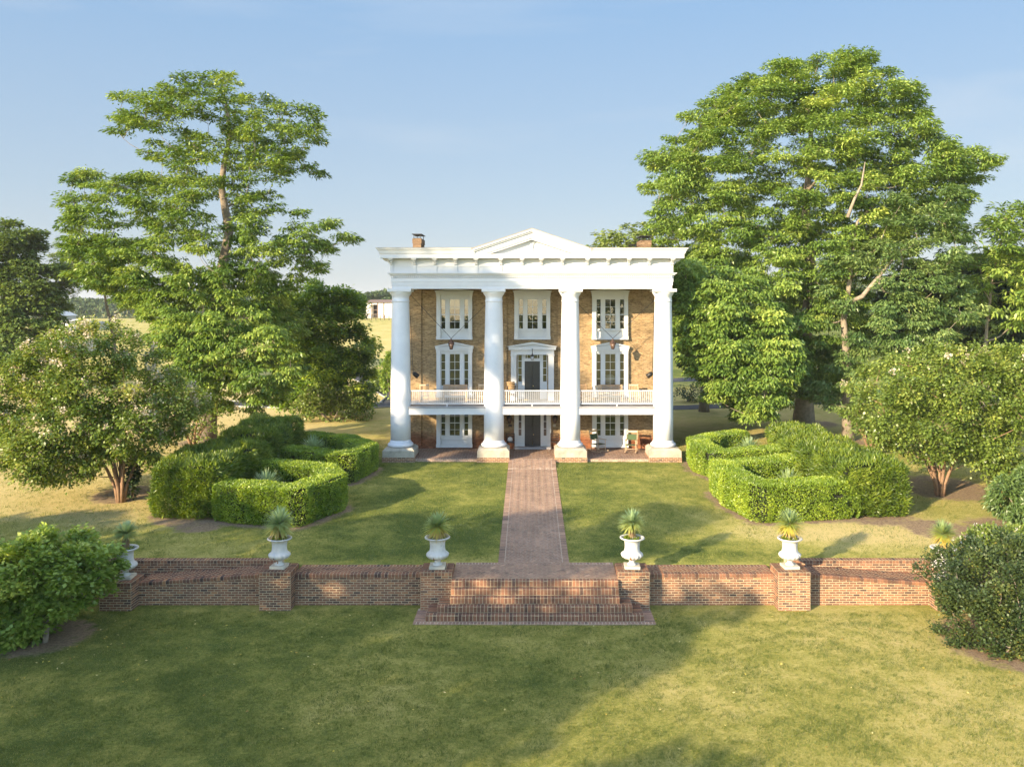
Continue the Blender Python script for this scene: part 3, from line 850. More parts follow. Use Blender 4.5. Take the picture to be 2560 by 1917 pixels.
# shallow pilaster strips
for a, b in ((WX0, WX(l1(552))), (WX(1605.4), WX1), (WX(1262.5), WX(1268)), (WX(1394), WX(1399.5))):
    pass
w.build('wall', M['tanbrick'], hs)
for a, b in ((WX0 + 0.02, WX(l1(552))), (WX(1605.4), WX1 - 0.02)):
    MB().box(a, b, YW - 0.10, YW + 0.02, 0.16, WTOP - 0.05).build('pilaster', M['tanbrick'], hs)
for a, b in ((WX(1258), WX(1267)), (WX(1395), WX(1404))):
    MB().box(a, b, YW - 0.10, YW + 0.02, 0.16, WTOP - 0.05).build('pilaster', M['tanbrick'], hs)
# interior floors and dark partition
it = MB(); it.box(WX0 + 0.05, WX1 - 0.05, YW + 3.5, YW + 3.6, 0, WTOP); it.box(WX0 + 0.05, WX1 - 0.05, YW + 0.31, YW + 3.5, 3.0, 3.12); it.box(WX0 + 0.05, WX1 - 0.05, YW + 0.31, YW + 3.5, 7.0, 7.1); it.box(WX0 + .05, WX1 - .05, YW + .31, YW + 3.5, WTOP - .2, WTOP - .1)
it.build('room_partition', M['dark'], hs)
# roof
rf = MB(); rf.prism([(49.9, 12.36), (66.4, 12.36), (58.5, 12.9)][::-1], 'x', WX0 - 0.4, WX1 + 0.4)
rf.build('roof', M['roof'], hs)
# side and rear cornice/wall above the brick
fr = MB(); fr.box(WX0 - 0.05, WX1 + 0.05, YW + 0.01, YB + 0.1, WTOP, 12.1); fr.build('upper_frieze', M['white'], hs)

# columns ------------------------------------------------------
for ccx in (1001.6, 1234.7, 1425.7, 1657.8):
    X = PX(ccx, YC)
    p = MB()
    p.lathe([(0.585, 1.16), (0.583, 2.5), (0.575, 4.2), (0.558, 6.0), (0.530, 7.8), (0.497, 9.24), (0.497, 9.27), (0.525, 9.275), (0.53, 9.31), (0.50, 9.33), (0.495, 9.45), (0.495, 9.56), (0.52, 9.58), (0.525, 9.61), (0.54, 9.63), (0.59, 9.70), (0.625, 9.76), (0.64, 9.82), (0.63, 9.845)], X, YC, 56)
    c_ = p.build('column', M['plaster'], hs, uv=False)
    b = MB(); prof = [(0.70, 0.795)]
    for k in range(9):
        a = math.pi * (-0.5 + k / 8); prof.append((0.655 + 0.095 * math.cos(a), 0.90 + 0.105 * math.sin(a)))
    prof += [(0.635, 1.02), (0.635, 1.08), (0.60, 1.10), (0.588, 1.18)]
    b.lathe(prof, X, YC, 56); b.build('column_base', M['plaster'], c_, uv=False)
    q = MB().box(X - 0.685, X + 0.685, YC - 0.685, YC + 0.685, 9.84, 10.01); q.build('abacus', M['white'], c_, uv=False)
    e = 0.925
    s_ = MB(); s_.box(X - e, X + e, YC - e, YC + e, 0.28, 0.66)
    i_ = 0.15
    s_.hexa([(X - e, YC - e, 0.66), (X + e, YC - e, 0.66), (X + e, YC + e, 0.66), (X - e, YC + e, 0.66), (X - e + i_, YC - e + i_, 0.795), (X + e - i_, YC - e + i_, 0.795), (X + e - i_, YC + e - i_, 0.795), (X - e + i_, YC + e - i_, 0.795)])
    s_.build('plinth', M['stone'], c_, bevel=0.015)
    m_ = MB().box(X - e - 0.012, X + e + 0.012, YC - e - 0.012, YC + e + 0.012, -0.35, 0.283); m_.build('plinth_footing', M['mortar'], c_, uv=False)
    t = MB()
    for (O, U, Nn) in (((X - e - 0.012, YC - e - 0.012, -0.07), (1, 0, 0), (0, -1, 0)), ((X + e + 0.012, YC - e - 0.012, -0.07), (0, 1, 0), (1, 0, 0)), ((X - e - 0.012, YC + e + 0.012, -0.07), (0, -1, 0), (-1, 0, 0))):
        brick_face(t, O, U, (0, 0, 1), Nn, 2 * e + 0.024, 0.352, dark=0.05)
    t.build('footing_bricks', M['redbrick_units'], c_, uv=False)

# entablature --------------------------------------------------
A0, A1 = -7.95, 8.33
en = MB()
def ring(mb, proj, z0, z1, y1=None, xe=None):
    """band round the portico: front and two sides"""
    yb = y1 or YW + 0.0
    mb.box(A0 - proj, A1 + proj, 50.0 - proj, 51.04 - 0.0, z0, z1)
    mb.box(A0 - proj, A0 + 1.0, 51.04, YB + 0.2, z0, z1); mb.box(A1 - 1.0, A1 + proj, 51.04, YB + 0.2, z0, z1)
ring(en, 0.00, 10.012, 10.205); ring(en, 0.03, 10.207, 10.405); ring(en, 0.06, 10.407, 10.615)
ring(en, 0.015, 10.617, 10.80)
ring(en, 0.13, 10.802, 10.85); ring(en, 0.19, 10.852, 10.895); ring(en, 0.25, 10.897, 10.935)
ring(en, 0.0, 10.937, 11.30); ring(en, 0.035, 11.302, 11.76)
ring(en, 0.60, 11.765, 12.00); 
eo = en.build('entablature', M['white'], hs, uv=False)
# crown moulding (flared)
xm0, xm1 = PX(1329.5, 49.2) - 3.27, PX(1329.5, 49.2) + 3.27
def crown(mb, pts, left):
    """sweep profile [(proj, z)] round one front half and its side, mitred"""
    for (pa, za), (pb, zb) in zip(pts[:-1], pts[1:]):
        fa, fb = 50.0 - pa, 50.0 - pb
        if left:
            mb.quad((A0 - pa, fa, za), (xm0, fa, za), (xm0, fb, zb), (A0 - pb, fb, zb))
            mb.quad((A0 - pa, YB + .3, za), (A0 - pa, fa, za), (A0 - pb, fb, zb), (A0 - pb, YB + .3, zb))
        else:
            mb.quad((xm1, fa, za), (A1 + pa, fa, za), (A1 + pb, fb, zb), (xm1, fb, zb))
            mb.quad((A1 + pa, fa, za), (A1 + pa, YB + .3, za), (A1 + pb, YB + .3, zb), (A1 + pb, fb, zb))
for left in (True, False):
    cr_ = MB(); crown(cr_, [(0.58, 12.0), (0.63, 12.003), (0.64, 12.03), (0.66, 12.05), (0.68, 12.13), (0.73, 12.22), (0.79, 12.28), (0.80, 12.30), (0.80, 12.335)], left)
    if left: cr_.box(A0 - 0.6, xm0, 49.4, 50.2, 12.003, 12.33)
    else: cr_.box(xm1, A1 + 0.6, 49.4, 50.2, 12.003, 12.33)
    cr_.build('crown_moulding', M['white'], hs, uv=False)
    gt = MB(); crown(gt, [(0.79, 12.336), (0.825, 12.337), (0.825, 12.36), (0.3, 12.375)], left)
    gt.build('roof_edge', M['roof'], hs, uv=False)
# porch ceiling
MB().box(A0 + 1.0, A1 - 1.0, 51.04, YW - 0.002, 10.45, 10.5).build('porch_ceiling', M['white'], hs, uv=False)
# dentils
dn = MB(); n = 134; L_ = A1 - A0
for k in range(n):
    x = A0 + (k + 0.2) * L_ / n; dn.box(x, x + L_ / n * 0.6, 49.90, 49.99, 10.655, 10.785)
dn.build('dentil_course', M['white'], hs, uv=False)
for sx0, sx1 in ((A0 - 0.10, A0 - 0.01), (A1 + 0.01, A1 + 0.10)):
    dn = MB()
    for k in range(60):
        y = 50.05 + k * 0.125
        dn.box(sx0, sx1, y, y + 0.075, 10.655, 10.785)
    dn.build('dentil_course', M['white'], hs, uv=False)
# brackets
bx = [l1(190), l1(470), l1(722), l1(973), l1(1222), l1(1521), l1(1779)] + [1320 + z / 4.87 for z in (160, 417, 718, 970, 1221, 1469, 1748)]
def bracket(cx_, y0, side=0):
    b = MB(); h = 0.10
    def add(pr, w_):
        if side == 0: b.prism([(y0 - p, z) for p, z in pr], 'x', cx_ - w_, cx_ + w_)
        else: b.prism([(y0 + side * p, z) for p, z in pr], 'y', cx_ - w_, cx_ + w_)
    add([(0, 10.937), (0.035, 10.937), (0.035, 11.40), (0, 11.40)], 0.085)
    add([(0.0, 11.40), (0.10, 11.40), (0.14, 11.43), (0.15, 11.47), (0.12, 11.49), (0.20, 11.50), (0.23, 11.53), (0.23, 11.57), (0.20, 11.59), (0.36, 11.60), (0.42, 11.63), (0.45, 11.68), (0.45, 11.76), (0.0, 11.76)], 0.085)
    add([(0.02, 11.69), (0.50, 11.69), (0.50, 11.764), (0.02, 11.764)], 0.135)
    return b.build('bracket', M['white'], hs, uv=False)
for q in bx: bracket(PX(q, 50.0), 49.98)
for yy in (50.15, 51.6, 53.0, 54.5): bracket(yy, A0 - 0.02, -1)
for yy in (50.15, 51.6, 53.0): bracket(yy, A1 + 0.02, 1)

# pediment -----------------------------------------------------
pcx = PX(1329.5, 49.2); pw = 3.27
apz = 13.43; ez = 12.335
pe = MB()
sl_ = (apz - ez) / pw
def rake(mb, y0, y1, off0, off1, half, t=0.5):
    """sloping band whose top face lies off0 below the roof line and bottom off1 below; butt joint at the apex"""
    for s in (-1, 1):
        P = [(pcx, apz - off0), (pcx + s * half, apz - sl_ * half - off0), (pcx + s * half, apz - sl_ * half - off1), (pcx, apz - off1)]
        if s == 1: P = P[::-1]
        mb.prism(P[::-1], 'y', y0, y1, t)
rake(pe, 49.20, 49.29, 0.00, 0.10, pw + 0.12); rake(pe, 49.29, 49.38, 0.04, 0.19, pw + 0.1)
for s_ in (-1, 1):
    for y0_, o0, o1 in ((49.40, 0.15, 0.50), (49.47, 0.505, 0.60)):
        hB = (apz - o1 - 12.004) / sl_; hA = min(pw - 0.002, (apz - o0 - 12.004) / sl_)
        P = [(pcx, apz - o0), (pcx + s_ * hA, max(12.005, apz - sl_ * hA - o0)), (pcx + s_ * hA, 12.004), (pcx + s_ * hB, 12.004), (pcx, apz - o1)]
        if s_ == 1: P = P[::-1]
        pe.prism(P[::-1], 'y', y0_, 49.9)
po_ = pe.build('pediment', M['white'], hs, uv=False)
ty = MB(); hh = (apz - 0.55 - 12.02) / sl_
ty.prism([(pcx - hh, 12.02), (pcx + hh, 12.02), (pcx, apz - 0.55)], 'y', 49.82, 49.88); ty.build('tympanum', M['white'], po_, uv=False)
an = MB()
an.prism([(pcx - 0.20, 12.02), (pcx - 0.10, 12.10), (pcx - 0.06, 12.45), (pcx - 0.10, 12.62), (pcx - 0.19, 12.70), (pcx - 0.12, 12.76), (pcx, 12.73), (pcx + 0.12, 12.76), (pcx + 0.19, 12.70), (pcx + 0.10, 12.62), (pcx + 0.06, 12.45), (pcx + 0.10, 12.10), (pcx + 0.20, 12.02)], 'y', 49.74, 49.819)
an.build('pediment_ornament', M['white'], po_, uv=False)
# gable roof behind the pediment
gr = MB(); gr.prism([(pcx - pw - 0.16, ez - 0.05), (pcx + pw + 0.16, ez - 0.05), (pcx, apz - 0.03)], 'y', 49.92, 58.0); gr.build('gable_back', M['white'], po_, uv=False)
gc = MB()
for s in (-1, 1):
    P = [(pcx, apz + 0.002), (pcx, apz + 0.052), (pcx + s * (pw + 0.2), ez + 0.0 - sl_ * 0.2 + 0.052), (pcx + s * (pw + 0.2), ez - sl_ * 0.2 + 0.002)]
    gc.prism(P if s == 1 else P[::-1], 'y', 49.17, 58.1)
gc.build('gable_roof', M['roof'], po_, uv=False)

# chimneys -----------------------------------------------------
def chimney(x0, x1, y0, y1, ztop, cap=True):
    b = MB().box(x0, x1, y0, y1, 12.2, ztop); c_ = b.build('chimney', M['chimbrick'], hs)
    if ztop > 13: MB().box(x0 - 0.03, x1 + 0.03, y0 - 0.03, y1 + 0.03, ztop - 0.30, ztop + 0.01).build('chimney_corbel', M['chimbrick'], c_)
    k = MB()
    for a in (x0 + 0.04, x1 - 0.07):
        for d in (y0 + 0.05, y1 - 0.08): k.box(a, a + 0.035, d, d + 0.035, ztop, ztop + 0.28)
    k.box(x0 - 0.06, x1 + 0.06, y0 - 0.06, y1 + 0.06, ztop + 0.28, ztop + 0.32)
    k.box(x0 + 0.02, x1 - 0.02, y0 + 0.03, y1 - 0.03, ztop, ztop + 0.05)
    k.build('chimney_cap', M['black'], c_, uv=False)
chimney(-7.55, -7.02, 56.0, 57.85, 13.37); chimney(7.32, 8.0, 56.3, 58.1, 13.27); chimney(7.35, 8.0, 62.0, 63.4, 13.1)

# windows ------------------------------------------------------
GP = {'up': (920, 1010, 1103, 1192, 1280), 'mid': (220, 315, 412, 518, 608)}
def window(px0, px1, kind, label=None):
    x0, x1 = WX(px0), WX(px1); cx_ = (x0 + x1) / 2
    yf = YW - 0.12
    if kind == 'up': ys = [ly(z) for z in (920, 1010, 1103, 1192, 1280)]; bot = ly(1405); top = ly(840); pan = (ly(1300), ly(1388))
    elif kind == 'mid': ys = [my(z) for z in (220, 315, 412, 518, 608)]; bot = my(740); top = my(160); pan = (my(625), my(725))
    else: ys = [1013, my(975), my(1055), my(1138), my(1213)]; bot = my(1348); top = 1004; pan = (my(1255), my(1318))
    zs = [WZ(y) for y in ys]
    f = MB(); e = 0.003
    zb, ztp = WZ(bot), WZ(top)
    pil = 0.24
    # outer casing
    f.box(x0, x0 + pil, yf - 0.12, YW - e, zb, ztp); f.box(x1 - pil, x1, yf - 0.12, YW - e, zb, ztp)
    f.box(x0 - 0.02, x0 + pil + 0.015, yf - 0.14, YW - e, zb + 0.051, zb + 0.20); f.box(x1 - pil - 0.015, x1 + 0.02, yf - 0.14, YW - e, zb + 0.051, zb + 0.20)
    f.box(x0 + pil, x1 - pil, yf - 0.04, YW - e, zb, WZ(pan[1]))
    f.box(x0 + pil, x1 - pil, yf - 0.02, YW - e, zs[0] + 0.06, ztp)
    f.box(x0 - 0.02, x1 + 0.02, yf - 0.16, YW - e, zb - 0.001, zb + 0.05)
    # apron panel with frame
    f.box(x0 + pil, x1 - pil, yf + 0.095, YW - e, WZ(pan[1]), WZ(pan[0]))
    for q0, q1 in ((x0 + pil, x0 + pil + 0.06), (x1 - pil - 0.06, x1 - pil)): f.box(q0, q1, yf - 0.02, yf + 0.095, WZ(pan[1]), WZ(pan[0]))
    f.box(x0 + pil, x1 - pil, yf - 0.02, YW - e, WZ(pan[0]), WZ(pan[0]) + 0.04)
    f.box(x0 + pil, x1 - pil, yf + 0.02, YW - e, WZ(pan[0]) + 0.04, zs[4] - 0.06)
    f.box(x0 + pil, x1 - pil, yf + 0.0, YW - e, zs[4] - 0.06, zs[4] - 0.0)
    w_ = thing_part = f.build('window_casing', M['white_win'], hs, uv=False)
    # head
    if kind != 'low':
        h = MB()
        if kind == 'up': hz0, ez_, az = ztp, ztp + 0.10, ztp + 0.25
        else: hz0, ez_, az = ztp, ztp + 0.17, ztp + 0.42
        h.box(x0 - 0.03, x1 + 0.03, yf - 0.13, YW - e, hz0 - 0.10, hz0 + 0.03)
        for s_ in (x0, x1 - pil): h.box(s_ - 0.02, s_ + pil + 0.02, yf - 0.09, YW - e, hz0 - 0.22, hz0 - 0.10)
        hw = (x1 - x0) / 2 + 0.07
        h.box(cx_ - hw, cx_ + hw, yf - 0.17, YW - e, hz0 + 0.03, ez_)
        h.prism([(cx_ - hw, ez_ + 0.001), (cx_ + hw, ez_ + 0.001), (cx_, az)], 'y', yf - 0.05, YW - e)
        sl2 = (az - ez_) / hw
        for s in (-1, 1):
            P = [(cx_, az + 0.03), (cx_ + s * (hw + 0.03), ez_ + 0.03), (cx_ + s * (hw + 0.03), ez_ + 0.002), (cx_ + s * (hw - 0.12), ez_ + 0.002), (cx_, az - 0.075)]
            h.prism(P[::-1] if s == -1 else P, 'y', yf - 0.21, yf - 0.052)
        h.build('window_pediment', M['white_win'], w_, uv=False)
    # lights: side (797-843), centre (900-1020), side (1078-1125) out of 740-1172
    fx = lambda z: x0 + (z - 740) / 432 * (x1 - x0)
    lights = [(fx(797), fx(843), 1), (fx(900), fx(1020), 2), (fx(1078), fx(1125), 1)]
    s_ = MB(); gl = MB(); xx = x0 + pil
    ybk = yf + 0.07
    for (a, b, nb) in lights:
        s_.box(xx, a - 0.035, yf - 0.0, YW - e + 0.05, zs[4], zs[0] + 0.06)     # mullion post
        s_.box(a - 0.035, a, yf + 0.05, yf + 0.10, zs[4], zs[0]); s_.box(b, b + 0.035, yf + 0.05, yf + 0.10, zs[4], zs[0])
        s_.box(a - 0.035, b + 0.035, yf + 0.045, yf + 0.10, zs[0], zs[0] + 0.06)
        s_.box(a, b, yf + 0.04, yf + 0.09, zs[2] - 0.022, zs[2] + 0.022)
        s_.box(a, b, yf + 0.055, yf + 0.09, zs[1] - 0.011, zs[1] + 0.011); s_.box(a, b, yf + 0.075, yf + 0.10, zs[3] - 0.011, zs[3] + 0.011)
        s_.box(a - 0.035, b + 0.035, yf + 0.045, yf + 0.10, zs[4] - 0.001, zs[4] + 0.035)
        if nb == 2: m_ = (a + b) / 2; s_.box(m_ - 0.012, m_ + 0.012, yf + 0.058, yf + 0.092, zs[4] + 0.035, zs[0])
        gl.quad((a - 0.01, ybk + 0.012, zs[4]), (b + 0.01, ybk + 0.012, zs[4]), (b + 0.01, ybk + 0.012, zs[0]), (a - 0.01, ybk + 0.012, zs[0]))
        xx = b + 0.035
    s_.box(xx, x1 - pil, yf - 0.0, YW - e + 0.05, zs[4], zs[0] + 0.06)
    s_.build('sash', M['white_win'], w_, uv=False)
    gl.build('glass', M['glass'], w_, uv=False)
    return w_, zs, (x0, x1)
def reflection_beige(w_, x0, x1, z0, z1, mat='reflection_beige'):
    MB().box(x0 + 0.25, x1 - 0.25, YW + 0.10, YW + 0.12, z0, z1).build('reflection_beige', M[mat], w_, uv=False)  # beige panel behind the glass stands in for reflected sky
w_, zs, xx = window(*WL, 'up'); reflection_beige(w_, *xx, zs[1] - 0.15, zs[0] + 0.05)
w_, zs, xx = window(*WM, 'up')
w_, zs, xx = window(*WR, 'up')
lmp = MB(); lmp.lathe([(0.30, 7.46), (0.20, 7.85)], (xx[0] + xx[1]) / 2 - 0.1, YW + 0.9, 20); lmp.box(xx[0] + 0.5, xx[1] - 0.5, YW + 0.7, YW + 1.4, 7.10, 7.30)
lmp.build('bed_head', M['lampshade'], w_, uv=False)
window(*WL, 'mid')
w_, zs, xx = window(*WR, 'mid')
MB().lathe([(0.30, 4.1), (0.42, 4.3), (0.40, 4.55), (0.2, 4.7)], (xx[0] + xx[1]) / 2, YW + 0.6, 20).build('armchair_back', M['reflection_beige'], w_, uv=False)
window(*WL, 'low'); window(*WR, 'low')

# doors --------------------------------------------------------
def dx(z): return WX(1230 + z / 4.873)
def dz(z): return WZ(820 + z / 4.873)
def doorcase(kind):
    e = 0.003; f = MB(); yf = YW - 0.10
    if kind == 'mid':
        z0 = 3.16; lite = (328, 402, 487, 573, 655); A = (232, 298, 685, 752); gl_ = ((320, 362), (622, 664)); dd = (397, 585, 405); y2 = YW + 0.10; ztp = dz(328)
        f.box(dx(232), dx(298), yf - 0.22, YW - e, z0, dz(335)); f.box(dx(685), dx(752), yf - 0.22, YW - e, z0, dz(335))
        for a, b in ((226, 304), (679, 758)): f.box(dx(a), dx(b), yf - 0.25, YW - e, dz(335), dz(322)); f.box(dx(a), dx(b), yf - 0.25, YW - e, z0, z0 + 0.2)
        f.box(dx(230), dx(754), yf - 0.22, YW - e, dz(322), dz(262))
        f.box(dx(204), dx(776), yf - 0.36, YW - e, dz(262), dz(225))
        cx_ = dx(490); hw = dx(785) - cx_; ez_ = dz(225); az = dz(172)
        f.prism([(cx_ - hw, ez_ + 0.001), (cx_ + hw, ez_ + 0.001), (cx_, az)], 'y', yf - 0.22, YW - e)
        for s in (-1, 1):
            P = [(cx_, az + 0.03), (cx_ + s * (hw + 0.02), ez_ + 0.03), (cx_ + s * (hw + 0.02), ez_ + 0.002), (cx_ + s * (hw - 0.2), ez_ + 0.002), (cx_, az - 0.10)]
            f.prism(P[::-1] if s == -1 else P, 'y', yf - 0.42, yf - 0.222)
        x0, x1 = dx(298), dx(685)
    else:
        z0 = 0.30; lite = (1030, 1048, 1138, 1226, 1310); gl_ = ((325, 358), (630, 663)); dd = (398, 592, 1043); y2 = YW - 0.02; ztp = dz(1028)
        f.box(dx(270), dx(312), yf - 0.05, YW - e, z0, 2.95); f.box(dx(676), dx(718), yf - 0.05, YW - e, z0, 2.95)
        f.box(dx(312), dx(676), yf - 0.05, YW - e, dz(1028), 2.95)
        x0, x1 = dx(312), dx(676)
    # panels inside
    a0, a1 = dx(gl_[0][0]), dx(gl_[0][1]); b0, b1 = dx(gl_[1][0]), dx(gl_[1][1]); d0, d1 = dx(dd[0]), dx(dd[1]); dtop = dz(dd[2])
    zt0, zt4 = dz(lite[0]), dz(lite[4])
    yd = y2 + 0.10
    for a, b in ((x0, a0), (a1, d0 - 0.08), (d1 + 0.08, b0), (b1, x1)): f.box(a, b, y2 - 0.03, yd, z0, ztp)
    for a, b in ((a0, a1), (b0, b1)):
        f.box(a, b, y2, yd, z0, zt4)
        f.box(a + 0.0, b, y2 - 0.015, yd, zt4 - 0.07, zt4 - 0.02)
        for q in lite[1:4]: f.box(a, b, y2 + 0.01, y2 + 0.05, dz(q) - 0.014, dz(q) + 0.014)
    f.box(d0 - 0.08, d0, y2 - 0.05, yd, z0, dtop + 0.08); f.box(d1, d1 + 0.08, y2 - 0.05, yd, z0, dtop + 0.08); f.box(d0, d1, y2 - 0.05, yd, dtop, dtop + 0.08)
    if kind == 'mid':
        f.box(d0 - 0.08, d1 + 0.08, y2 - 0.03, yd, dtop + 0.08, dz(370)); 
        for q in (405, 430, 553, 580): f.box(dx(q) - 0.015, dx(q) + 0.015, y2 - 0.01, y2 + 0.05, dz(370), ztp)
        f.box(d0 - 0.079, dx(405) - 0.015, y2 - 0.02, y2 + 0.05, dz(370), ztp); f.box(dx(580) + 0.015, d1 + 0.079, y2 - 0.02, y2 + 0.05, dz(370), ztp)
    fo = f.build('door_casing', M['white_win'], hs, uv=False)
    for a, b in ((a0, a1), (b0, b1)): g_ = MB(); g_.quad((a, y2 + 0.06, zt4), (b, y2 + 0.06, zt4), (b, y2 + 0.06, zt0), (a, y2 + 0.06, zt0)); g_.build('sidelight_glass', M['glass'], fo, uv=False)
    if kind == 'mid': g_ = MB(); g_.quad((d0, y2 + 0.06, dz(370)), (d1, y2 + 0.06, dz(370)), (d1, y2 + 0.06, ztp), (d0, y2 + 0.06, ztp)); g_.build('transom_glass', M['glass'], fo, uv=False)
    m = (d0 + d1) / 2; hD = dtop - z0
    for s, (a, b) in ((0, (d0, m - 0.006)), (1, (m + 0.006, d1))):
        d_ = MB().box(a, b, y2 + 0.02, y2 + 0.07, z0, dtop)
        w_ = b - a
        for (u0, u1) in ((0.10, 0.30), (0.36, 0.62), (0.68, 0.93)):
            d_.box(a + w_ * 0.2, b - w_ * 0.2, y2 + 0.008, y2 + 0.0195, z0 + hD * u0, z0 + hD * u1)
        do = d_.build('door_leaf', M['door'], hs, uv=False, bevel=0.006)
        if s == 1:
            k = MB(); kx, kz = a + 0.05, z0 + hD * 0.36
            k.tube([(kx, y2 + 0.02, kz), (kx, y2 - 0.03, kz), (kx, y2 - 0.034, kz)], [0.012, 0.012, 0.03], 10); k.tube([(kx, y2 - 0.034, kz), (kx, y2 - 0.06, kz)], [0.032, 0.022], 10)
            k.build('door_knob', M['brass'], do, uv=False)
doorcase('mid'); doorcase('low')
MB().box(dx(266), dx(722), YW - 0.42, YW - 0.004, PATIOZ + 0.006, 0.30).build('door_sill', M['deck'], hs, uv=False, bevel=0.01)

# balcony ------------------------------------------------------
BZ = 3.14
fl = MB(); fl.box(-7.6, 8.0, 50.20, YW - 0.004, BZ - 0.10, BZ); fl.build('balcony_floor', M['deck'], hs, uv=False)
bm = MB(); bm.box(-7.5, 7.9, 50.24, 50.55, BZ - 0.47, BZ - 0.102); bm.box(-7.5, 7.9, 50.55, YW - 0.004, BZ - 0.40, BZ - 0.36)
bm.build('balcony_beam', M['white'], hs, uv=False)
cxs = [PX(c, YC) for c in (1001.6, 1234.7, 1425.7, 1657.8)]
for a, b in zip(cxs[:-1], cxs[1:]):
    a += 0.50; b -= 0.50
    r = MB(); y = 50.42
    zt_, zb_ = BZ + 0.94, BZ + 0.13
    r.box(a, b, y - 0.05, y + 0.05, zt_ - 0.05, zt_); r.box(a, b, y - 0.03, y + 0.03, zb_, zb_ + 0.05)
    r.box((a + b) / 2 - 0.03, (a + b) / 2 + 0.03, y - 0.03, y + 0.03, BZ, zb_)
    ro = r.build('balcony_railing', M['white'], hs, uv=False)
    bl = MB(); n = int(round((b - a) / 0.117)); s = (b - a) / n
    for k in range(1, n): bl.box(a + k * s - 0.018, a + k * s + 0.018, y - 0.018, y + 0.018, zb_ + 0.05, zt_ - 0.05)
    bl.build('balusters', M['white'], ro, uv=False)
# ------------------------------------------------------------------ lanterns
def lantern_mesh(s):
    """hexagonal tapering body, hipped cap and finial; hangs from z=0"""
    root_parts = []
    b = MB(); b.lathe([(0.10 * s, -0.98 * s), (0.13 * s, -0.95 * s)], 0, 0, 6)
    for k in range(6):
        a = math.pi / 3 * k
        b.tube([(0.12 * s * math.cos(a), 0.12 * s * math.sin(a), -0.95 * s), (0.26 * s * math.cos(a), 0.26 * s * math.sin(a), -0.42 * s)], 0.016 * s, 4)
    b.lathe([(0.275 * s, -0.44 * s), (0.29 * s, -0.40 * s)], 0, 0, 6)
    c = MB(); c.lathe([(0.31 * s, -0.42 * s), (0.30 * s, -0.39 * s), (0.16 * s, -0.24 * s), (0.15 * s, -0.20 * s), (0.10 * s, -0.18 * s), (0.08 * s, -0.10 * s), (0.10 * s, -0.08 * s), (0.03 * s, -0.04 * s), (0.02 * s, 0)], 0, 0, 12)
    g = MB(); g.lathe([(0.11 * s, -0.94 * s), (0.25 * s, -0.43 * s)], 0, 0, 6)
    return b, c, g
M['amber'] = paint('lantern_pane', (0.16, 0.10, 0.07), 0.25, 0.3, 4.0)
for lx, lab in ((1128.0, 'copper hanging lantern on wires above the left balcony bench, in the shade'), (1532.0, 'sunlit copper hanging lantern between the right columns, its shadow on the brick')):
    Yl = 51.7; x = PX(lx, Yl) ; zt0 = PZ(846, Yl)
    o = thing('hanging_lantern', lab, 'lantern', (x, Yl, zt0), 'hanging lanterns of the portico')
    b, c, g_ = lantern_mesh(0.68)
    b.build('lantern_frame', M['copper'], o, local=True, uv=False); c.build('lantern_cap', M['copper'], o, local=True, uv=False); g_.build('lantern_pane', M['amber'], o, local=True, uv=False)
    left = lx < 1300
    e1 = (PX(1024 if left else 1447, 51.4), 51.4, PZ(735 if left else 762, 51.4)); e2 = (PX(1217 if left else 1645, 51.4), 51.4, PZ(760 if left else 742, 51.4))
    w_ = MB(); ctr = Vector((x, Yl, zt0))
    w_.tube([e1, ctr], 0.014, 5); w_.tube([e2, ctr], 0.014, 5)
    w_.build('support_wire', M['black'], o, uv=False)

# small wall lanterns and the porch lantern
def wall_lantern(px, py, Y, lab, s=0.5, grp='wall lanterns beside the ground floor door'):
    x, z = PX(px, Y), PZ(py, Y)
    o = thing('wall_lantern', lab, 'lantern', (x, Y - 0.24, z), grp)
    b, c, g_ = lantern_mesh(s)
    b.build('lantern_frame', M['black'], o, local=True, uv=False); c.build('lantern_cap', M['black'], o, local=True, uv=False); g_.build('lantern_pane', M['amber'], o, local=True, uv=False)
    k = MB(); k.tube([(0, 0.24, -0.18), (0, 0.20, 0.02), (0, 0.10, 0.08), (0, 0, 0.0)], 0.016, 6); k.box(-0.05, 0.05, 0.225, 0.24, -0.28, -0.05)
    k.build('bracket', M['black'], o, local=True, uv=False)
wall_lantern(1230 + 213 / 4.873, 820 + 1030 / 4.873 + 1, YW - 0.002, 'black wall lantern left of the ground floor door', 0.62)
wall_lantern(1230 + 765 / 4.873, 820 + 1030 / 4.873 + 1, YW - 0.002, 'black wall lantern right of the ground floor door', 0.62)
o = thing('porch_lantern', 'small dark lantern hung over the balcony door', 'lantern', (dx(490), YW - 0.75, dz(262)))
b, c, g_ = lantern_mesh(0.45)
for q, nm, mt in ((b, 'lantern_frame', 'black'), (c, 'lantern_cap', 'black'), (g_, 'lantern_pane', 'white')):
    q.v = [(v[0], v[1], v[2] - 0.18) for v in q.v]
    q.build(nm, M[mt], o, local=True, uv=False)
k = MB(); k.tube([(0, 0, -0.18), (0, 0, 0.05), (0, 0.45, 0.07)], 0.022, 6); k.build('lantern_arm', M['black'], o, local=True, uv=False)

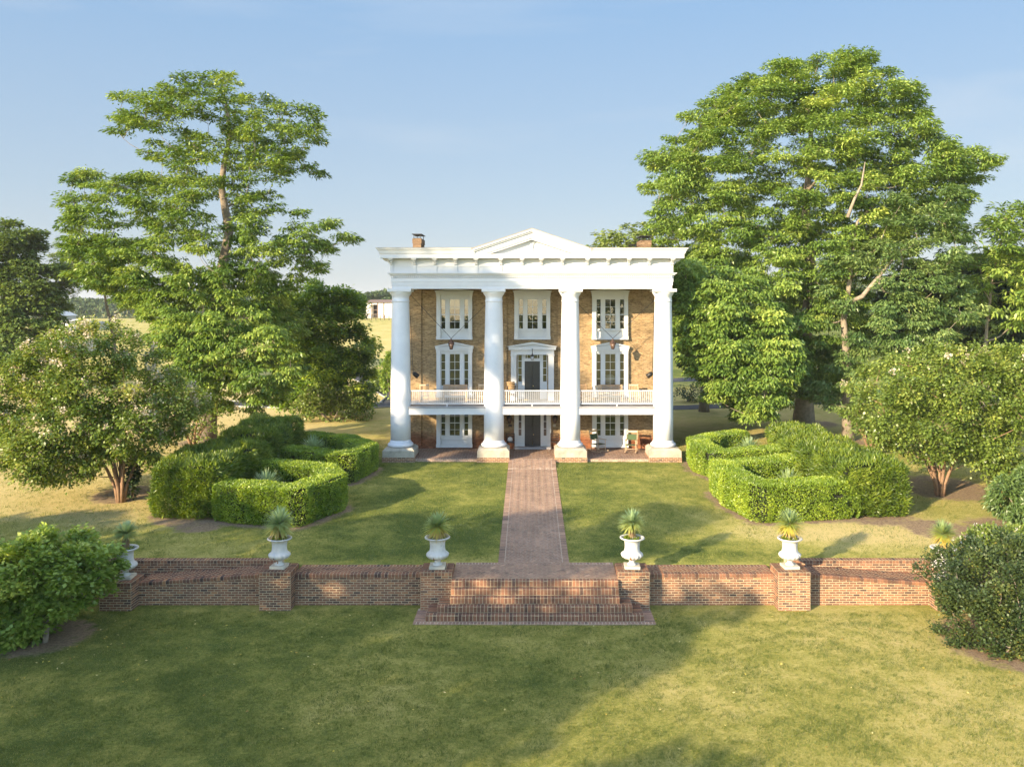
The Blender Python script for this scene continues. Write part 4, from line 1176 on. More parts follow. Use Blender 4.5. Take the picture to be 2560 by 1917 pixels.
# floodlights on cables beside the outer columns
for px, pxt, sg, lab in ((1037.5, 1026.0, 1, 'dark floodlight on a cable beside the leftmost column'), (1626.0, 1634.5, -1, 'dark floodlight on a cable beside the rightmost column')):
    Y = 52.0; x, z = PX(px, Y), PZ(936, Y)
    o = thing('floodlight', lab, 'floodlight', (x, Y, z), 'floodlights of the portico')
    b = MB(); b.tube([(-0.13 * sg, 0, 0.11), (-0.06 * sg, 0, 0.06), (0.18 * sg, -0.02, -0.12)], [0.06, 0.13, 0.15], 12); b.tube([(0.18 * sg, -0.02, -0.12), (0.20 * sg, -0.022, -0.135)], [0.15, 0.13], 12)
    b.build('lamp_housing', M['black'], o, local=True, uv=False)
    c_ = MB(); c_.tube([(-0.10 * sg, 0, 0.10), (-0.14 * sg, 0.0, 0.6), (PX(pxt, Y) - x, 0.0, 3.6)], 0.016, 5); c_.build('cable', M['black'], o, local=True, uv=False)

# plaques
x, z = WX(1230 + 221 / 4.873), WZ(820 + 1186 / 4.873)
b = MB().box(x - 0.11, x + 0.11, YW - 0.03, YW - 0.003, z - 0.08, z + 0.08)
b.box(x - 0.08, x + 0.08, YW - 0.034, YW - 0.0301, z + 0.02, z + 0.03); b.box(x - 0.08, x + 0.08, YW - 0.034, YW - 0.0301, z - 0.01, z); b.box(x - 0.06, x + 0.06, YW - 0.034, YW - 0.0301, z - 0.04, z - 0.03)
tag(b.build('plaque', M['darkwood'], loc=(x, YW, z), uv=False), 'small dark bronze plaque on the brick left of the ground floor door', 'plaque')
x = WX(1230 + 758 / 4.873)
b = MB().box(x - 0.09, x + 0.09, YW - 0.02, YW - 0.003, z - 0.08, z + 0.08); b.box(x - 0.07, x + 0.07, YW - 0.024, YW - 0.0201, z - 0.06, z + 0.06)
tag(b.build('notice_plate', M['stone'], loc=(x, YW, z), uv=False), 'faint pale plate on the brick right of the ground floor door', 'plate')

# ------------------------------------------------------------------ furniture (front is -y, built at 1.2 scale)
def rocking_chair(name, lab, cat, wood, seatmat, slats, group, s=1.18):
    """rocking chair; slats=True: spindle back, else canvas back"""
    t = thing(name, lab, cat, (0, 0, 0), group)
    f = MB(); W = 0.27 * s
    for sx in (-1, 1):
        X = sx * W
        f.tube([(X, -0.25 * s, 0.04 * s), (X, -0.24 * s, 0.62 * s)], 0.02 * s, 6)
        f.tube([(X, 0.22 * s, 0.04 * s), (X, 0.24 * s, 0.40 * s), (X, 0.40 * s, 1.10 * s)], 0.02 * s, 6)
        f.tube([(X, -0.24 * s, 0.28 * s), (X, 0.23 * s, 0.26 * s)], 0.012 * s, 5)
    f.tube([(-W, -0.25 * s, 0.22 * s), (W, -0.25 * s, 0.22 * s)], 0.012 * s, 5); f.tube([(-W, -0.245 * s, 0.40 * s), (W, -0.245 * s, 0.40 * s)], 0.016 * s, 5); f.tube([(-W, 0.235 * s, 0.38 * s), (W, 0.235 * s, 0.38 * s)], 0.016 * s, 5)
    f.build('frame', wood, t, local=True, uv=False)
    for sx in (-1, 1):
        r = MB(); X = sx * W
        pts = [(X, -0.48 * s + k * 0.1 * s, (0.015 + 0.10 * ((k - 4.6) / 5.2) ** 2) * s + 0.01) for k in range(11)]
        r.tube(pts, 0.022 * s, 5); r.build('rocker', wood, t, local=True, uv=False)
        a = MB(); a.box(X - 0.04 * s, X + 0.04 * s, -0.30 * s, 0.27 * s, 0.62 * s, 0.645 * s); a.build('armrest', wood, t, local=True, uv=False)
    b = MB()
    if slats:
        b.hexa([(-W, 0.36 * s, 0.98 * s), (W, 0.36 * s, 0.98 * s), (W, 0.39 * s, 0.98 * s), (-W, 0.39 * s, 0.98 * s), (-W, 0.385 * s, 1.07 * s), (W, 0.385 * s, 1.07 * s), (W, 0.415 * s, 1.07 * s), (-W, 0.415 * s, 1.07 * s)])
        for k in range(6):
            X = -W + (k + 0.7) * 2 * W / 6.4
            b.tube([(X, 0.245 * s, 0.42 * s), (X, 0.37 * s, 0.99 * s)], 0.014 * s, 5)
        b.build('backrest', wood, t, local=True, uv=False)
    else:
        b.hexa([(-W, 0.285 * s, 0.60 * s), (W, 0.285 * s, 0.60 * s), (W, 0.305 * s, 0.60 * s), (-W, 0.305 * s, 0.60 * s), (-W, 0.35 * s, 0.88 * s), (W, 0.35 * s, 0.88 * s), (W, 0.37 * s, 0.88 * s), (-W, 0.37 * s, 0.88 * s)])
        b.build('backrest', seatmat, t, local=True, uv=False)
        h = MB(); h.hexa([(-W, 0.372 * s, 0.97 * s), (W, 0.372 * s, 0.97 * s), (W, 0.392 * s, 0.97 * s), (-W, 0.392 * s, 0.97 * s), (-W * 0.94, 0.395 * s, 1.07 * s), (W * 0.94, 0.395 * s, 1.07 * s), (W * 0.94, 0.415 * s, 1.07 * s), (-W * 0.94, 0.415 * s, 1.07 * s)])
        h.build('head_rail', wood, t, local=True, uv=False)
    q = MB(); q.hexa([(-W, -0.26 * s, 0.395 * s), (W, -0.26 * s, 0.395 * s), (W, 0.24 * s, 0.37 * s), (-W, 0.24 * s, 0.37 * s), (-W, -0.26 * s, 0.42 * s), (W, -0.26 * s, 0.42 * s), (W, 0.24 * s, 0.395 * s), (-W, 0.24 * s, 0.395 * s)])
    q.build('seat', seatmat, t, local=True, uv=False)
    return t
def place(t, x, y, z, rz): t.location = (x, y, z); t.rotation_euler = (0, 0, rz); return t

place(rocking_chair('rocking_chair', 'rocking chair with dark green seat on the patio before the right ground floor window', 'rocking chair', M['palewood'], M['greencloth'], False, 'green canvas rocking chairs on the patio'), PX(1502, 52.2) - 0.15, 52.3, PATIOZ + 0.005, math.radians(40))
t = place(rocking_chair('rocking_chair', 'sunlit yellow rocking chair with green seat on the patio beside the rightmost column', 'rocking chair', M['palewood'], M['greencloth'], False, 'green canvas rocking chairs on the patio'), PX(1578, 52.0), 52.0, PATIOZ + 0.005, math.radians(-14))

for px, rz, wood, lab in ((1061, 0.15, 'palewood', 'pale spindle-back rocking chair on the balcony, nearest the leftmost column'),
                    (1205, -0.1, 'palewood', 'pale spindle-back rocking chair on the balcony, just left of the second column'),
                    (1464, 0.5, 'wood', 'brown spindle-back rocking chair on the balcony, just right of the third column'),
                    (1507, 0.75, 'palewood', 'pale rocking chair turned sideways before the right balcony bench'),
                    (1586, 0.0, 'palewood', 'pale spindle-back rocking chair on the sunny end of the balcony, right of the right bench')):
    t = rocking_chair('rocking_chair', lab, 'rocking chair', M[wood], M[wood], True, 'spindle-back rocking chairs on the balcony', 1.0)
    Y = 52.3 if px != 1507 else 51.7
    place(t, PX(px, Y), Y, BZ + 0.004, rz)

def bench(lab, x, y, z, s=1.0, L_=1.5):
    t = thing('bench', lab, 'bench', (x, y, z), 'slatted wooden benches on the balcony')
    W = L_ / 2
    for sx in (-1, 1):
        l = MB(); X = sx * (W - 0.04)
        l.box(X - 0.03, X + 0.03, -0.27, -0.21, 0, 0.62); l.box(X - 0.03, X + 0.03, 0.20, 0.26, 0, 0.42)
        l.hexa([(X - 0.03, 0.20, 0.42), (X + 0.03, 0.20, 0.42), (X + 0.03, 0.26, 0.42), (X - 0.03, 0.26, 0.42), (X - 0.03, 0.30, 0.98), (X + 0.03, 0.30, 0.98), (X + 0.03, 0.35, 0.98), (X - 0.03, 0.35, 0.98)])
        l.build('leg', M['wood'], t, local=True, uv=False)
        a = MB(); a.box(X - 0.04, X + 0.04, -0.30, 0.25, 0.62, 0.65); a.build('armrest', M['wood'], t, local=True, uv=False)
    q = MB()
    for k in range(6): q.box(-W, W, -0.26 + k * 0.085, -0.19 + k * 0.085, 0.42, 0.445)
    q.build('seat', M['wood'], t, local=True, uv=False)
    b = MB(); b.hexa([(-W, 0.295, 0.90), (W, 0.295, 0.90), (W, 0.325, 0.90), (-W, 0.325, 0.90), (-W, 0.31, 1.0), (W, 0.31, 1.0), (W, 0.34, 1.0), (-W, 0.34, 1.0)])
    n = 18
    for k in range(n):
        X = -W + 0.06 + k * (L_ - 0.12) / (n - 1)
        b.hexa([(X - 0.022, 0.225, 0.47), (X + 0.022, 0.225, 0.47), (X + 0.022, 0.24, 0.47), (X - 0.022, 0.24, 0.47), (X - 0.022, 0.30, 0.90), (X + 0.022, 0.30, 0.90), (X + 0.022, 0.315, 0.90), (X - 0.022, 0.315, 0.90)])
    b.build('backrest', M['wood'], t, local=True, uv=False)
bench('slatted wooden bench on the balcony under the left window', PX(1137.5, 52.9), 52.9, BZ + 0.004)
bench('slatted wooden bench on the balcony under the right window, partly behind a rocking chair', PX(1527, 52.9), 52.9, BZ + 0.004)

# dark side chairs by the ground floor door
for px, s_, lab in ((1276, 1, 'small dark open-frame chair left of the ground floor door, a pale cushion on it'), (1387, -1, 'small dark open-frame chair right of the ground floor door, empty')):
    t = thing('side_chair', lab, 'chair', (PX(px, 52.9), 52.9, PATIOZ + 0.004), 'dark chairs beside the ground floor door', 0)
    f = MB(); W = 0.24
    for sx in (-1, 1):
        f.box(sx * W - 0.02, sx * W + 0.02, -0.24, -0.20, 0, 0.50); f.box(sx * W - 0.02, sx * W + 0.02, 0.20, 0.24, 0, 1.0)
    f.build('frame', M['darkwood'], t, local=True, uv=False)
    q = MB(); q.box(-W - .02, W + .02, -0.25, 0.2, 0.48, 0.52); q.build('seat', M['darkwood'], t, local=True, uv=False)
    b = MB()
    for z_ in (0.62, 0.78, 0.94): b.box(-W + .02, W - .02, 0.205, 0.235, z_, z_ + 0.05)
    b.build('backrest', M['darkwood'], t, local=True, uv=False)
    if s_ == 1:
        c_ = MB(); c_.lathe([(0.02, 0.525), (0.13, 0.53), (0.16, 0.62), (0.13, 0.74), (0.04, 0.80)], -0.02, 0.06, 14)
        o = c_.build('cushion', M['white_win'], None, local=True, uv=False); o.location = t.location
        tag(o, 'small pale round cushion propped on the dark chair left of the door', 'cushion')

# firewood rack on the balcony
fx0, fx1 = PX(1230 + 178 / 4.873, 52.8), PX(1230 + 290 / 4.873, 52.8)
t = thing('firewood_rack', 'dark rack stacked with split firewood on the balcony left of the balcony door', 'firewood rack', ((fx0 + fx1) / 2, 52.8, BZ + 0.004))
W = (fx1 - fx0) / 2 - 0.03
f = MB()
for sx in (-1, 1):
    for yy in (-0.18, 0.18): f.box(sx * W - 0.02, sx * W + 0.02, yy - 0.02, yy + 0.02, 0, 1.0)
f.box(-W, W, -0.2, 0.2, 0.45, 0.48); f.box(-W, W, -0.2, -0.17, 0.70, 0.73)
f.build('rack_frame', M['darkwood'], t, local=True, uv=False)
for r_ in range(4):
    for k in range(2):
        b = MB(); z_ = 0.80 + r_ * 0.115; a = random.uniform(-0.10, 0.10); yy = -0.1 + k * 0.2
        b.tube([(-W - 0.04 + random.uniform(0, .08), yy, z_ - a * 0.3), (W + 0.04 - random.uniform(0, .1), yy + random.uniform(-.04, .04), z_ + a * 0.3 + 0.02)], [0.065, 0.058], 5)
        b.build('log', M['log'], t, local=True, uv=False)

# ------------------------------------------------------------------ urns, yuccas, flowers
UP = [(0.0, 0.0), (0.28, 0.0)]
UPROF = [(0.175, 0.105), (0.165, 0.14), (0.115, 0.17), (0.10, 0.22), (0.115, 0.27), (0.155, 0.30), (0.24, 0.335), (0.315, 0.38), (0.355, 0.44), (0.365, 0.49), (0.345, 0.54), (0.305, 0.58), (0.282, 0.63), (0.270, 0.70), (0.268, 0.80), (0.275, 0.90), (0.295, 0.97), (0.335, 1.01), (0.40, 1.035), (0.445, 1.06), (0.452, 1.085), (0.44, 1.105), (0.41, 1.105), (0.35, 1.085), (0.325, 1.05), (0.30, 0.98), (0.02, 0.975)]
def yucca_mesh(n, L_, z0, rs, low=-0.9, w=0.022):
    u = rng.uniform(low, 1, n); th = rng.uniform(0, 2 * np.pi, n)
    el = np.arcsin(u); 
    d = np.stack([np.cos(el) * np.cos(th), np.cos(el) * np.sin(th), np.sin(el)], 1)
    l = L_ * rng.uniform(0.75, 1.1, n)
    side = np.stack([-np.sin(th), np.cos(th), np.zeros(n)], 1) * w
    base = d * 0.05 + np.array([0, 0, z0])
    mid = base + d * (l * 0.55)[:, None]; mid[:, 2] -= 0.02 * l
    tip = base + d * l[:, None]; tip[:, 2] -= (0.12 * l * np.cos(el))
    V = np.concatenate([base - side * 0.7, base + side * 0.7, mid + side, mid - side, tip + side * 0.1, tip - side * 0.1])
    i = np.arange(n)
    Fq = np.concatenate([np.stack([i, i + n, i + 2 * n, i + 3 * n], 1), np.stack([i + 3 * n, i + 2 * n, i + 4 * n, i + 5 * n], 1)])
    t = np.clip(0.55 + u * 0.55 + rng.normal(0, 0.10, n), 0, 1)
    return V, Fq, np.concatenate([t, t])
def skirt_mesh(n, L_, z0, r=0.10):
    th = rng.uniform(0, 2 * np.pi, n); zt_ = z0 + rng.uniform(-0.18, 0.02, n)
    b = np.stack([0.04 * np.cos(th), 0.04 * np.sin(th), zt_], 1)
    l = L_ * rng.uniform(0.5, 1, n)
    tip = b + np.stack([r * np.cos(th) * rng.uniform(.4, 1.2, n), r * np.sin(th) * rng.uniform(.4, 1.2, n), -l], 1)
    s = np.stack([-np.sin(th), np.cos(th), np.zeros(n)], 1) * 0.014
    V = np.concatenate([b - s, b + s, tip + s * .5, tip - s * .5]); i = np.arange(n)
    return V, np.stack([i, i + n, i + 2 * n, i + 3 * n], 1), rng.uniform(0, 1, n)

UL = ['white stone urn on the far left pier, partly behind the bright green shrub', 'white stone urn with a long rust streak, on the pier below the left clipped hedges',
      'white stone urn with a brown stain, on the pier left of the steps', 'white stone urn right of the steps, small rust mark low on its bowl',
      'sunlit cream stone urn below the right clipped hedges, casting a long shadow on the lawn', 'stone urn almost hidden behind the dark glossy bush at the right']
YL = ['short green yucca with a long straw skirt in the far left urn', 'wide blue-green yucca in the urn below the left clipped hedges', 'round yellow-green yucca in the urn left of the steps',
      'blue-green yucca with a straw trunk in the urn right of the steps', 'sunlit yucca with yellow lower blades in the urn below the right clipped hedges', 'sunlit yucca poking above the dark glossy bush at the right']
FL = ['white flowers round the yucca in the far left urn', 'lime leaves and white flowers in the urn below the left clipped hedges', 'white flowers and lime leaves in the urn left of the steps',
      'white flowers and a lime tuft in the urn right of the steps', 'lime tuft and white flowers in the sunlit urn below the right clipped hedges', 'few leaves and flowers in the urn behind the dark glossy bush']
M['lime'] = leafmat('lime_leaf', [(0, (0.10, 0.20, 0.02)), (1, (0.35, 0.42, 0.03))], 0.3, 0.03)
for i, (a, b, zp) in enumerate(PIERS):
    x = (a + b) / 2 + (0.12 if i == 0 else (-0.08 if i == 5 else 0.0)); y = 31.25; z = zp + 0.016
    u = thing('urn', UL[i], 'urn', (x, y, z), 'stone urns on the wall piers', 0)
    u.rotation_euler = (math.radians((0.4, -0.5, 0.3, -0.2, 0.5, 0.0)[i]), math.radians((-0.5, 0.3, -0.4, 0.6, -0.3, 0.4)[i]), (0.05, -0.06, 0.03, -0.04, 0.08, 0.1)[i]); u.scale = ((1.0, 0.98, 1.02, 1.0, 0.985, 1.01)[i],) * 3
    bb = MB().box(-0.28, 0.28, -0.28, 0.28, 0, 0.105); bb.build('urn_base', M['urnbase'], u, local=True, uv=False, bevel=0.01)
    q = MB(); q.lathe(UPROF, 0, 0, 64, flute=lambda z_: (0.13 if 0.33 < z_ < 0.50 else (0.06 if 0.29 < z_ < 0.55 else 0.0)))
    q.build('urn_body', M['urnstone'], u, local=True, uv=False)
    if i in (1, 2, 3):
        # rust streak lying on the bowl
        r_ = MB(); ang = -math.pi / 2 + (-0.25, -0.35, -0.2)[i - 1]
        pts = [(0.30, 0.345), (0.345, 0.39), (0.372, 0.44), (0.378, 0.50)] if i != 1 else [(0.12, 0.17), (0.10, 0.22), (0.165, 0.30), (0.27, 0.345), (0.345, 0.39), (0.374, 0.44)]
        ws = [0.05, 0.035, 0.02, 0.005] if i != 1 else [0.02, 0.02, 0.02, 0.04, 0.025, 0.012]
        for k in range(len(pts) - 1):
            (r0, z0_), (r1, z1_) = pts[k], pts[k + 1]
            c0, s0 = math.cos(ang), math.sin(ang)
            P = lambda r, w_, zz: (1.035 * r * c0 - w_ * s0, 1.035 * r * s0 + w_ * c0, zz)
            r_.quad(P(r0, -ws[k], z0_), P(r0, ws[k], z0_), P(r1, ws[k + 1], z1_), P(r1, -ws[k + 1], z1_))
        r_.build('rust_streak', M['rust'], u, local=True, uv=False)
    so_ = MB(); so_.lathe([(0.30, 0.98), (0.305, 1.0), (0.02, 1.03)], 0, 0, 24); so_.build('soil', M['soil'], u, local=True, uv=False)
    yu = thing('yucca', YL[i], 'yucca', (x, y, z + 1.0), 'yuccas in the urns', 0)
    hs_ = (0.62, 0.60, 0.50, 0.62, 0.58, 0.60)[i]
    V, Fq, t = yucca_mesh(420, (0.46, 0.62, 0.55, 0.50, 0.55, 0.52)[i], hs_, 0, (-0.35, -0.85, -0.95, -0.6, -0.85, -0.85)[i])
    raw_mesh('yucca_leaves', V, Fq, M['yuccagreen' if i in (2, 4, 5) else 'yuccablue'], yu, t, local=True)
    V, Fq, t = skirt_mesh(160, 0.5, hs_, 0.12); raw_mesh('dead_leaf_skirt', V, Fq, M['straw'], yu, t, local=True)
    tr = MB(); tr.tube([(0, 0, -0.02), (0, 0, hs_)], [0.05, 0.04], 8); tr.build('trunk', M['straw'], yu, local=True, uv=False)
    # annual flowers
    fl = thing('urn_flowers', FL[i], 'flowers', (x, y, z + 1.0), 'flowers planted in the urns', 0)
    n = 420; th = rng.uniform(0, 2 * np.pi, n); rr = 0.27 * np.sqrt(rng.uniform(0.1, 1, n))
    Pc = np.stack([rr * np.cos(th), rr * np.sin(th), 0.02 + rng.uniform(0, 0.10, n)], 1)
    def cards(P, l, w, up=0.5):
        n = len(P); a = rng.uniform(0, 2 * np.pi, n); e = rng.uniform(-0.2, 1.0, n) * up
        d = np.stack([np.cos(a) * np.cos(e), np.sin(a) * np.cos(e), np.sin(e)], 1) * l
        s = np.stack([-np.sin(a), np.cos(a), rng.uniform(-.5, .5, n)], 1) * w
        V = np.concatenate([P, P + d * .5 + s, P + d, P + d * .5 - s]); k = np.arange(n)
        return V, np.stack([k, k + n, k + 2 * n, k + 3 * n], 1), rng.uniform(0, 1, n)
    V, Fq, t = cards(Pc, 0.07, 0.022); raw_mesh('leaves', V, Fq, M['box'], fl, t, local=True)
    a0 = (2.9, 2.6, 2.5, 2.7, 2.8, 1.5)[i]
    Pl = np.array([0.20 * math.cos(a0), 0.20 * math.sin(a0), 0.07]) + rng.normal(0, 1, (160, 3)) * np.array([0.05, 0.05, 0.045])
    V, Fq, t = cards(Pl, 0.06, 0.022); raw_mesh('lime_leaves', V, Fq, M['lime'], fl, t, local=True)
    k_ = 14; ta = rng.uniform(0, 2 * np.pi, k_); ra = rng.uniform(0.14, 0.31, k_)
    Pf = np.repeat(np.stack([ra * np.cos(ta), ra * np.sin(ta), rng.uniform(0.08, 0.14, k_)], 1), 6, 0) + rng.normal(0, 0.006, (k_ * 6, 3))
    V, Fq, t = cards(Pf, 0.032, 0.014, 0.8); raw_mesh('petals', V, Fq, M['flower'], fl, t, local=True)

def ground_yucca(x, y, s, lab, mat='yuccablue', low=-0.3):
    z = Z(x, y)
    yu = thing('yucca', lab, 'yucca', (x, y, z), 'yuccas inside the clipped hedges', 0)
    V, Fq, t = yucca_mesh(420, 0.8 * s, 0.75 * s, 0, low, 0.026 * s); raw_mesh('yucca_leaves', V, Fq, M[mat], yu, t, local=True)
    V, Fq, t = skirt_mesh(150, 0.7 * s, 0.75 * s, 0.2); raw_mesh('dead_leaf_skirt', V, Fq, M['straw'], yu, t, local=True)
    tr = MB(); tr.tube([(0, 0, -0.05), (0, 0, 0.75 * s)], [0.07, 0.05], 8); tr.build('trunk', M['straw'], yu, local=True, uv=False)
ground_yucca(-12.35, 40.4, 1.15, 'grey-green yucca inside the front left clipped hedge')
ground_yucca(-12.2, 48.6, 1.15, 'low yucca inside the rear left clipped hedge')
ground_yucca(12.3, 40.7, 1.15, 'bright yucca with yellow skirt inside the front right clipped hedge', 'yuccagreen', -0.8)
ground_yucca(12.4, 48.4, 1.15, 'pale yucca inside the rear right clipped hedge, near the rightmost column')
# ------------------------------------------------------------------ vegetation
def leaf_cards(P, D, UPV, L_, Wd, droop=0.15, tint=None, fold=0.0):
    """diamond leaves at P pointing along D, lying across UPV"""
    D = D / np.maximum(np.linalg.norm(D, axis=1, keepdims=True), 1e-6)
    S = np.cross(D, UPV); S /= np.maximum(np.linalg.norm(S, axis=1, keepdims=True), 1e-6)
    U = np.cross(S, D)
    l = L_[:, None]; w = Wd[:, None]
    a = P; b = P + D * l * 0.45 + S * w; c = P + D * l - U * l * droop; d = P + D * l * 0.45 - S * w
    n = len(P); k = np.arange(n)
    V = np.stack([a, b, c, d], 1).reshape(-1, 3)
    Fq = np.arange(4 * n).reshape(n, 4)
    return V, Fq

def in_poly(x, y, P):
    c = np.zeros(x.shape, bool); n = len(P)
    for i in range(n):
        x0, y0 = P[i]; x1, y1 = P[(i + 1) % n]
        if y0 == y1: continue
        c ^= ((y0 > y) != (y1 > y)) & (x < (x1 - x0) * (y - y0) / (y1 - y0) + x0)
    return c

def poly_lobes(poly, sp, Y0, depth, rs=0.62, voids=(), both=0.6, rmin=0.7):
    """fills an outline (photo pixels at distance Y0) with rounded lobes spread in depth"""
    P = np.array(poly, float)
    out = []
    xs = np.arange(P[:, 0].min(), P[:, 0].max() + sp, sp); ys = np.arange(P[:, 1].min(), P[:, 1].max() + sp, sp * 0.8)
    pts = []
    for r, y in enumerate(ys):
        for x in xs:
            pts.append((x + (sp / 2 if r % 2 else 0) + rng.uniform(-.35, .35) * sp, y + rng.uniform(-.3, .3) * sp))
    pts = np.array(pts); ok = in_poly(pts[:, 0], pts[:, 1], P); pts = pts[ok]
    def ed(p):
        d = 1e9
        for i in range(len(P)):
            a, b = P[i], P[(i + 1) % len(P)]; ab = b - a; t = np.clip(np.dot(p - a, ab) / max(np.dot(ab, ab), 1e-6), 0, 1)
            d = min(d, np.linalg.norm(p - a - ab * t))
        return d
    es = np.array([ed(p) for p in pts]); em = es.max()
    for p, e in zip(pts, es):
        if any((p[0] - vx) ** 2 + (p[1] - vy) ** 2 < vr ** 2 for vx, vy, vr in voids): continue
        rp = min(sp * rs * rng.uniform(0.85, 1.25), max(e, sp * 0.35) * 0.95 + sp * 0.1)
        dd = depth * math.sqrt(max(0.02, 1 - (1 - e / em) ** 2))
        side = [-1]
        if rng.uniform() < both: side.append(1)
        for s in side:
            Y = Y0 + s * dd * rng.uniform(0.35, 1.0)
            r = rp * Y0 / F
            out.append((PX(VX + (p[0] - VX) * Y0 / Y, Y), Y, PZ(VY + (p[1] - VY) * Y0 / Y, Y), max(r, rmin * 0.5)))
    return out

def branches(trunkpts, lobes, r0, mb, twigs=True):
    """limbs from the trunk to every lobe, each tapering; returns nothing"""
    T = []
    L_ = sum((Vector(b) - Vector(a)).length for a, b in zip(trunkpts[:-1], trunkpts[1:]))
    acc = 0; pts = [Vector(trunkpts[0])]; rad = [r0 * 1.25]
    for a, b in zip(trunkpts[:-1], trunkpts[1:]):
        a, b = Vector(a), Vector(b); n = max(1, int((b - a).length / 1.2))
        for k in range(1, n + 1):
            p = a.lerp(b, k / n) + Vector((random.uniform(-.06, .06), random.uniform(-.06, .06), 0))
            acc += (b - a).length / n
            pts.append(p); rad.append(max(0.05, r0 * (1 - 0.86 * (acc / L_) ** 0.9)))
    mb.tube(pts, rad, 12)
    nodes = [(p, r) for p, r in zip(pts, rad) if p.z > pts[0].z + L_ * 0.18]
    base = pts[0]
    for lb in sorted(lobes, key=lambda l: (Vector(l[:3]) - base).length):
        c = Vector(lb[:3])
        best = None; bs = 1e9
        for p, r in nodes:
            d = (c - p).length
            s = d + max(0, p.z - c.z + 0.15 * d) * 1.6 + (0.5 if r < 0.05 else 0)
            if s < bs and d > 0.3: bs = s; best = (p, r)
        if best is None: continue
        p, r = best; d = (c - p).length
        rb = min(r * 0.66, 0.045 + 0.027 * d)
        rb = max(rb, 0.022)
        side = Vector((random.uniform(-1, 1), random.uniform(-1, 1), random.uniform(0, 1))) * d * 0.10
        n = 4 if d < 4 else 6
        bp = []
        for k in range(n + 1):
            t = k / n; q = p.lerp(c, t) + side * math.sin(math.pi * t); q.z -= 0.10 * d * math.sin(math.pi * t)
            bp.append(q)
        rr = [rb * (1 - 0.6 * k / n) for k in range(n + 1)]
        mb.tube(bp, rr, 6, cap=False)
        for q, r_ in zip(bp[1:], rr[1:]): nodes.append((q, r_))

def make_tree(name, label, cat, base, trunk, lobes, mat, bark, r0=0.4, pads=10, per=30, leaf=(0.45, 0.075), padr=0.55, flat=0.38, droop=0.3, out=0.5, group=None, jitter=0.25, blossoms=None, tshift=0.0, bw=0.22):
    t = thing(name, label, cat, base, group)
    mb = MB(); branches(trunk, lobes, r0, mb)
    P = []; D = []; TT = []
    ctr = np.mean(np.array([l[:3] for l in lobes]), 0)
    BL = []
    for (x, y, z, r) in lobes:
        np_ = max(3, int(pads * min(2.2, (r / 1.3) ** 2 + 0.2)))
        c = np.array([x, y, z])
        o = c - ctr; o[2] *= 0.5; on = o / max(np.linalg.norm(o), 1e-6)
        dirs = rng.normal(0, 1, (np_, 3)); dirs /= np.linalg.norm(dirs, axis=1, keepdims=True)
        dirs[:, 2] = dirs[:, 2] * 0.8 + 0.15
        rad = r * rng.uniform(0.35, 1.0, (np_, 1)) ** 0.6
        pc = c + dirs * rad * np.array([1.1, 1.1, 0.85])
        lt = rng.normal(0, 0.15)
        for q, dv in zip(pc, dirs):
            n = max(6, int(per * rng.uniform(0.7, 1.3)))
            pr = padr * rng.uniform(0.7, 1.25)
            th = rng.uniform(0, 2 * np.pi, n); rr = pr * np.sqrt(rng.uniform(0.02, 1, n))
            off = np.stack([rr * np.cos(th), rr * np.sin(th), rng.normal(0, 1, n) * pr * flat * 0.45 - 0.25 * rr * rr / pr], 1)
            dd = np.stack([np.cos(th), np.sin(th), -droop * (0.3 + rr / pr) + rng.normal(0, 0.2, n)], 1) + (on * out)[None] + rng.normal(0, jitter, (n, 3))
            P.append(q + off); D.append(dd)
            TT.append(np.clip(0.45 + tshift + lt + rng.normal(0, 0.08) + rng.normal(0, bw * 0.75, n), 0, 1))
            if blossoms and rng.uniform() < blossoms[0] * (0.4 + 1.2 * max(0, dv[2]) + 0.5 * max(0, -dv[1])) and (z > blossoms[1]):
                BL.append(q + np.array([0, 0, pr * 0.3]) + dv * 0.1)
    P = np.concatenate(P); D = np.concatenate(D); TT = np.concatenate(TT); n = len(P)
    UPV = np.array([0, 0, 1.0]) + rng.normal(0, 0.35, (n, 3))
    V, Fq = leaf_cards(P, D, UPV, leaf[0] * rng.uniform(0.7, 1.25, n), leaf[1] * rng.uniform(0.7, 1.25, n), 0.15)
    raw_mesh('crown', V, Fq, mat, t, TT)
    mb.build('trunk', bark, t, uv=False)
    if BL:
        B = np.array(BL); k = 34
        Pb = np.repeat(B, k, 0); off = rng.normal(0, 1, (len(Pb), 3)) * np.array([0.09, 0.09, 0.11]); Pb = Pb + off
        V, Fq = leaf_cards(Pb, rng.normal(0, 1, (len(Pb), 3)) + np.array([0, 0, 0.4]), rng.normal(0, 1, (len(Pb), 3)), np.full(len(Pb), 0.10), np.full(len(Pb), 0.042))
        raw_mesh('blossoms', V, Fq, M['blossom'], t, rng.uniform(0, 1, len(Pb)))
    return t, n
total = 0
def D2(P): return [(x * K, y * K) for x, y in P]

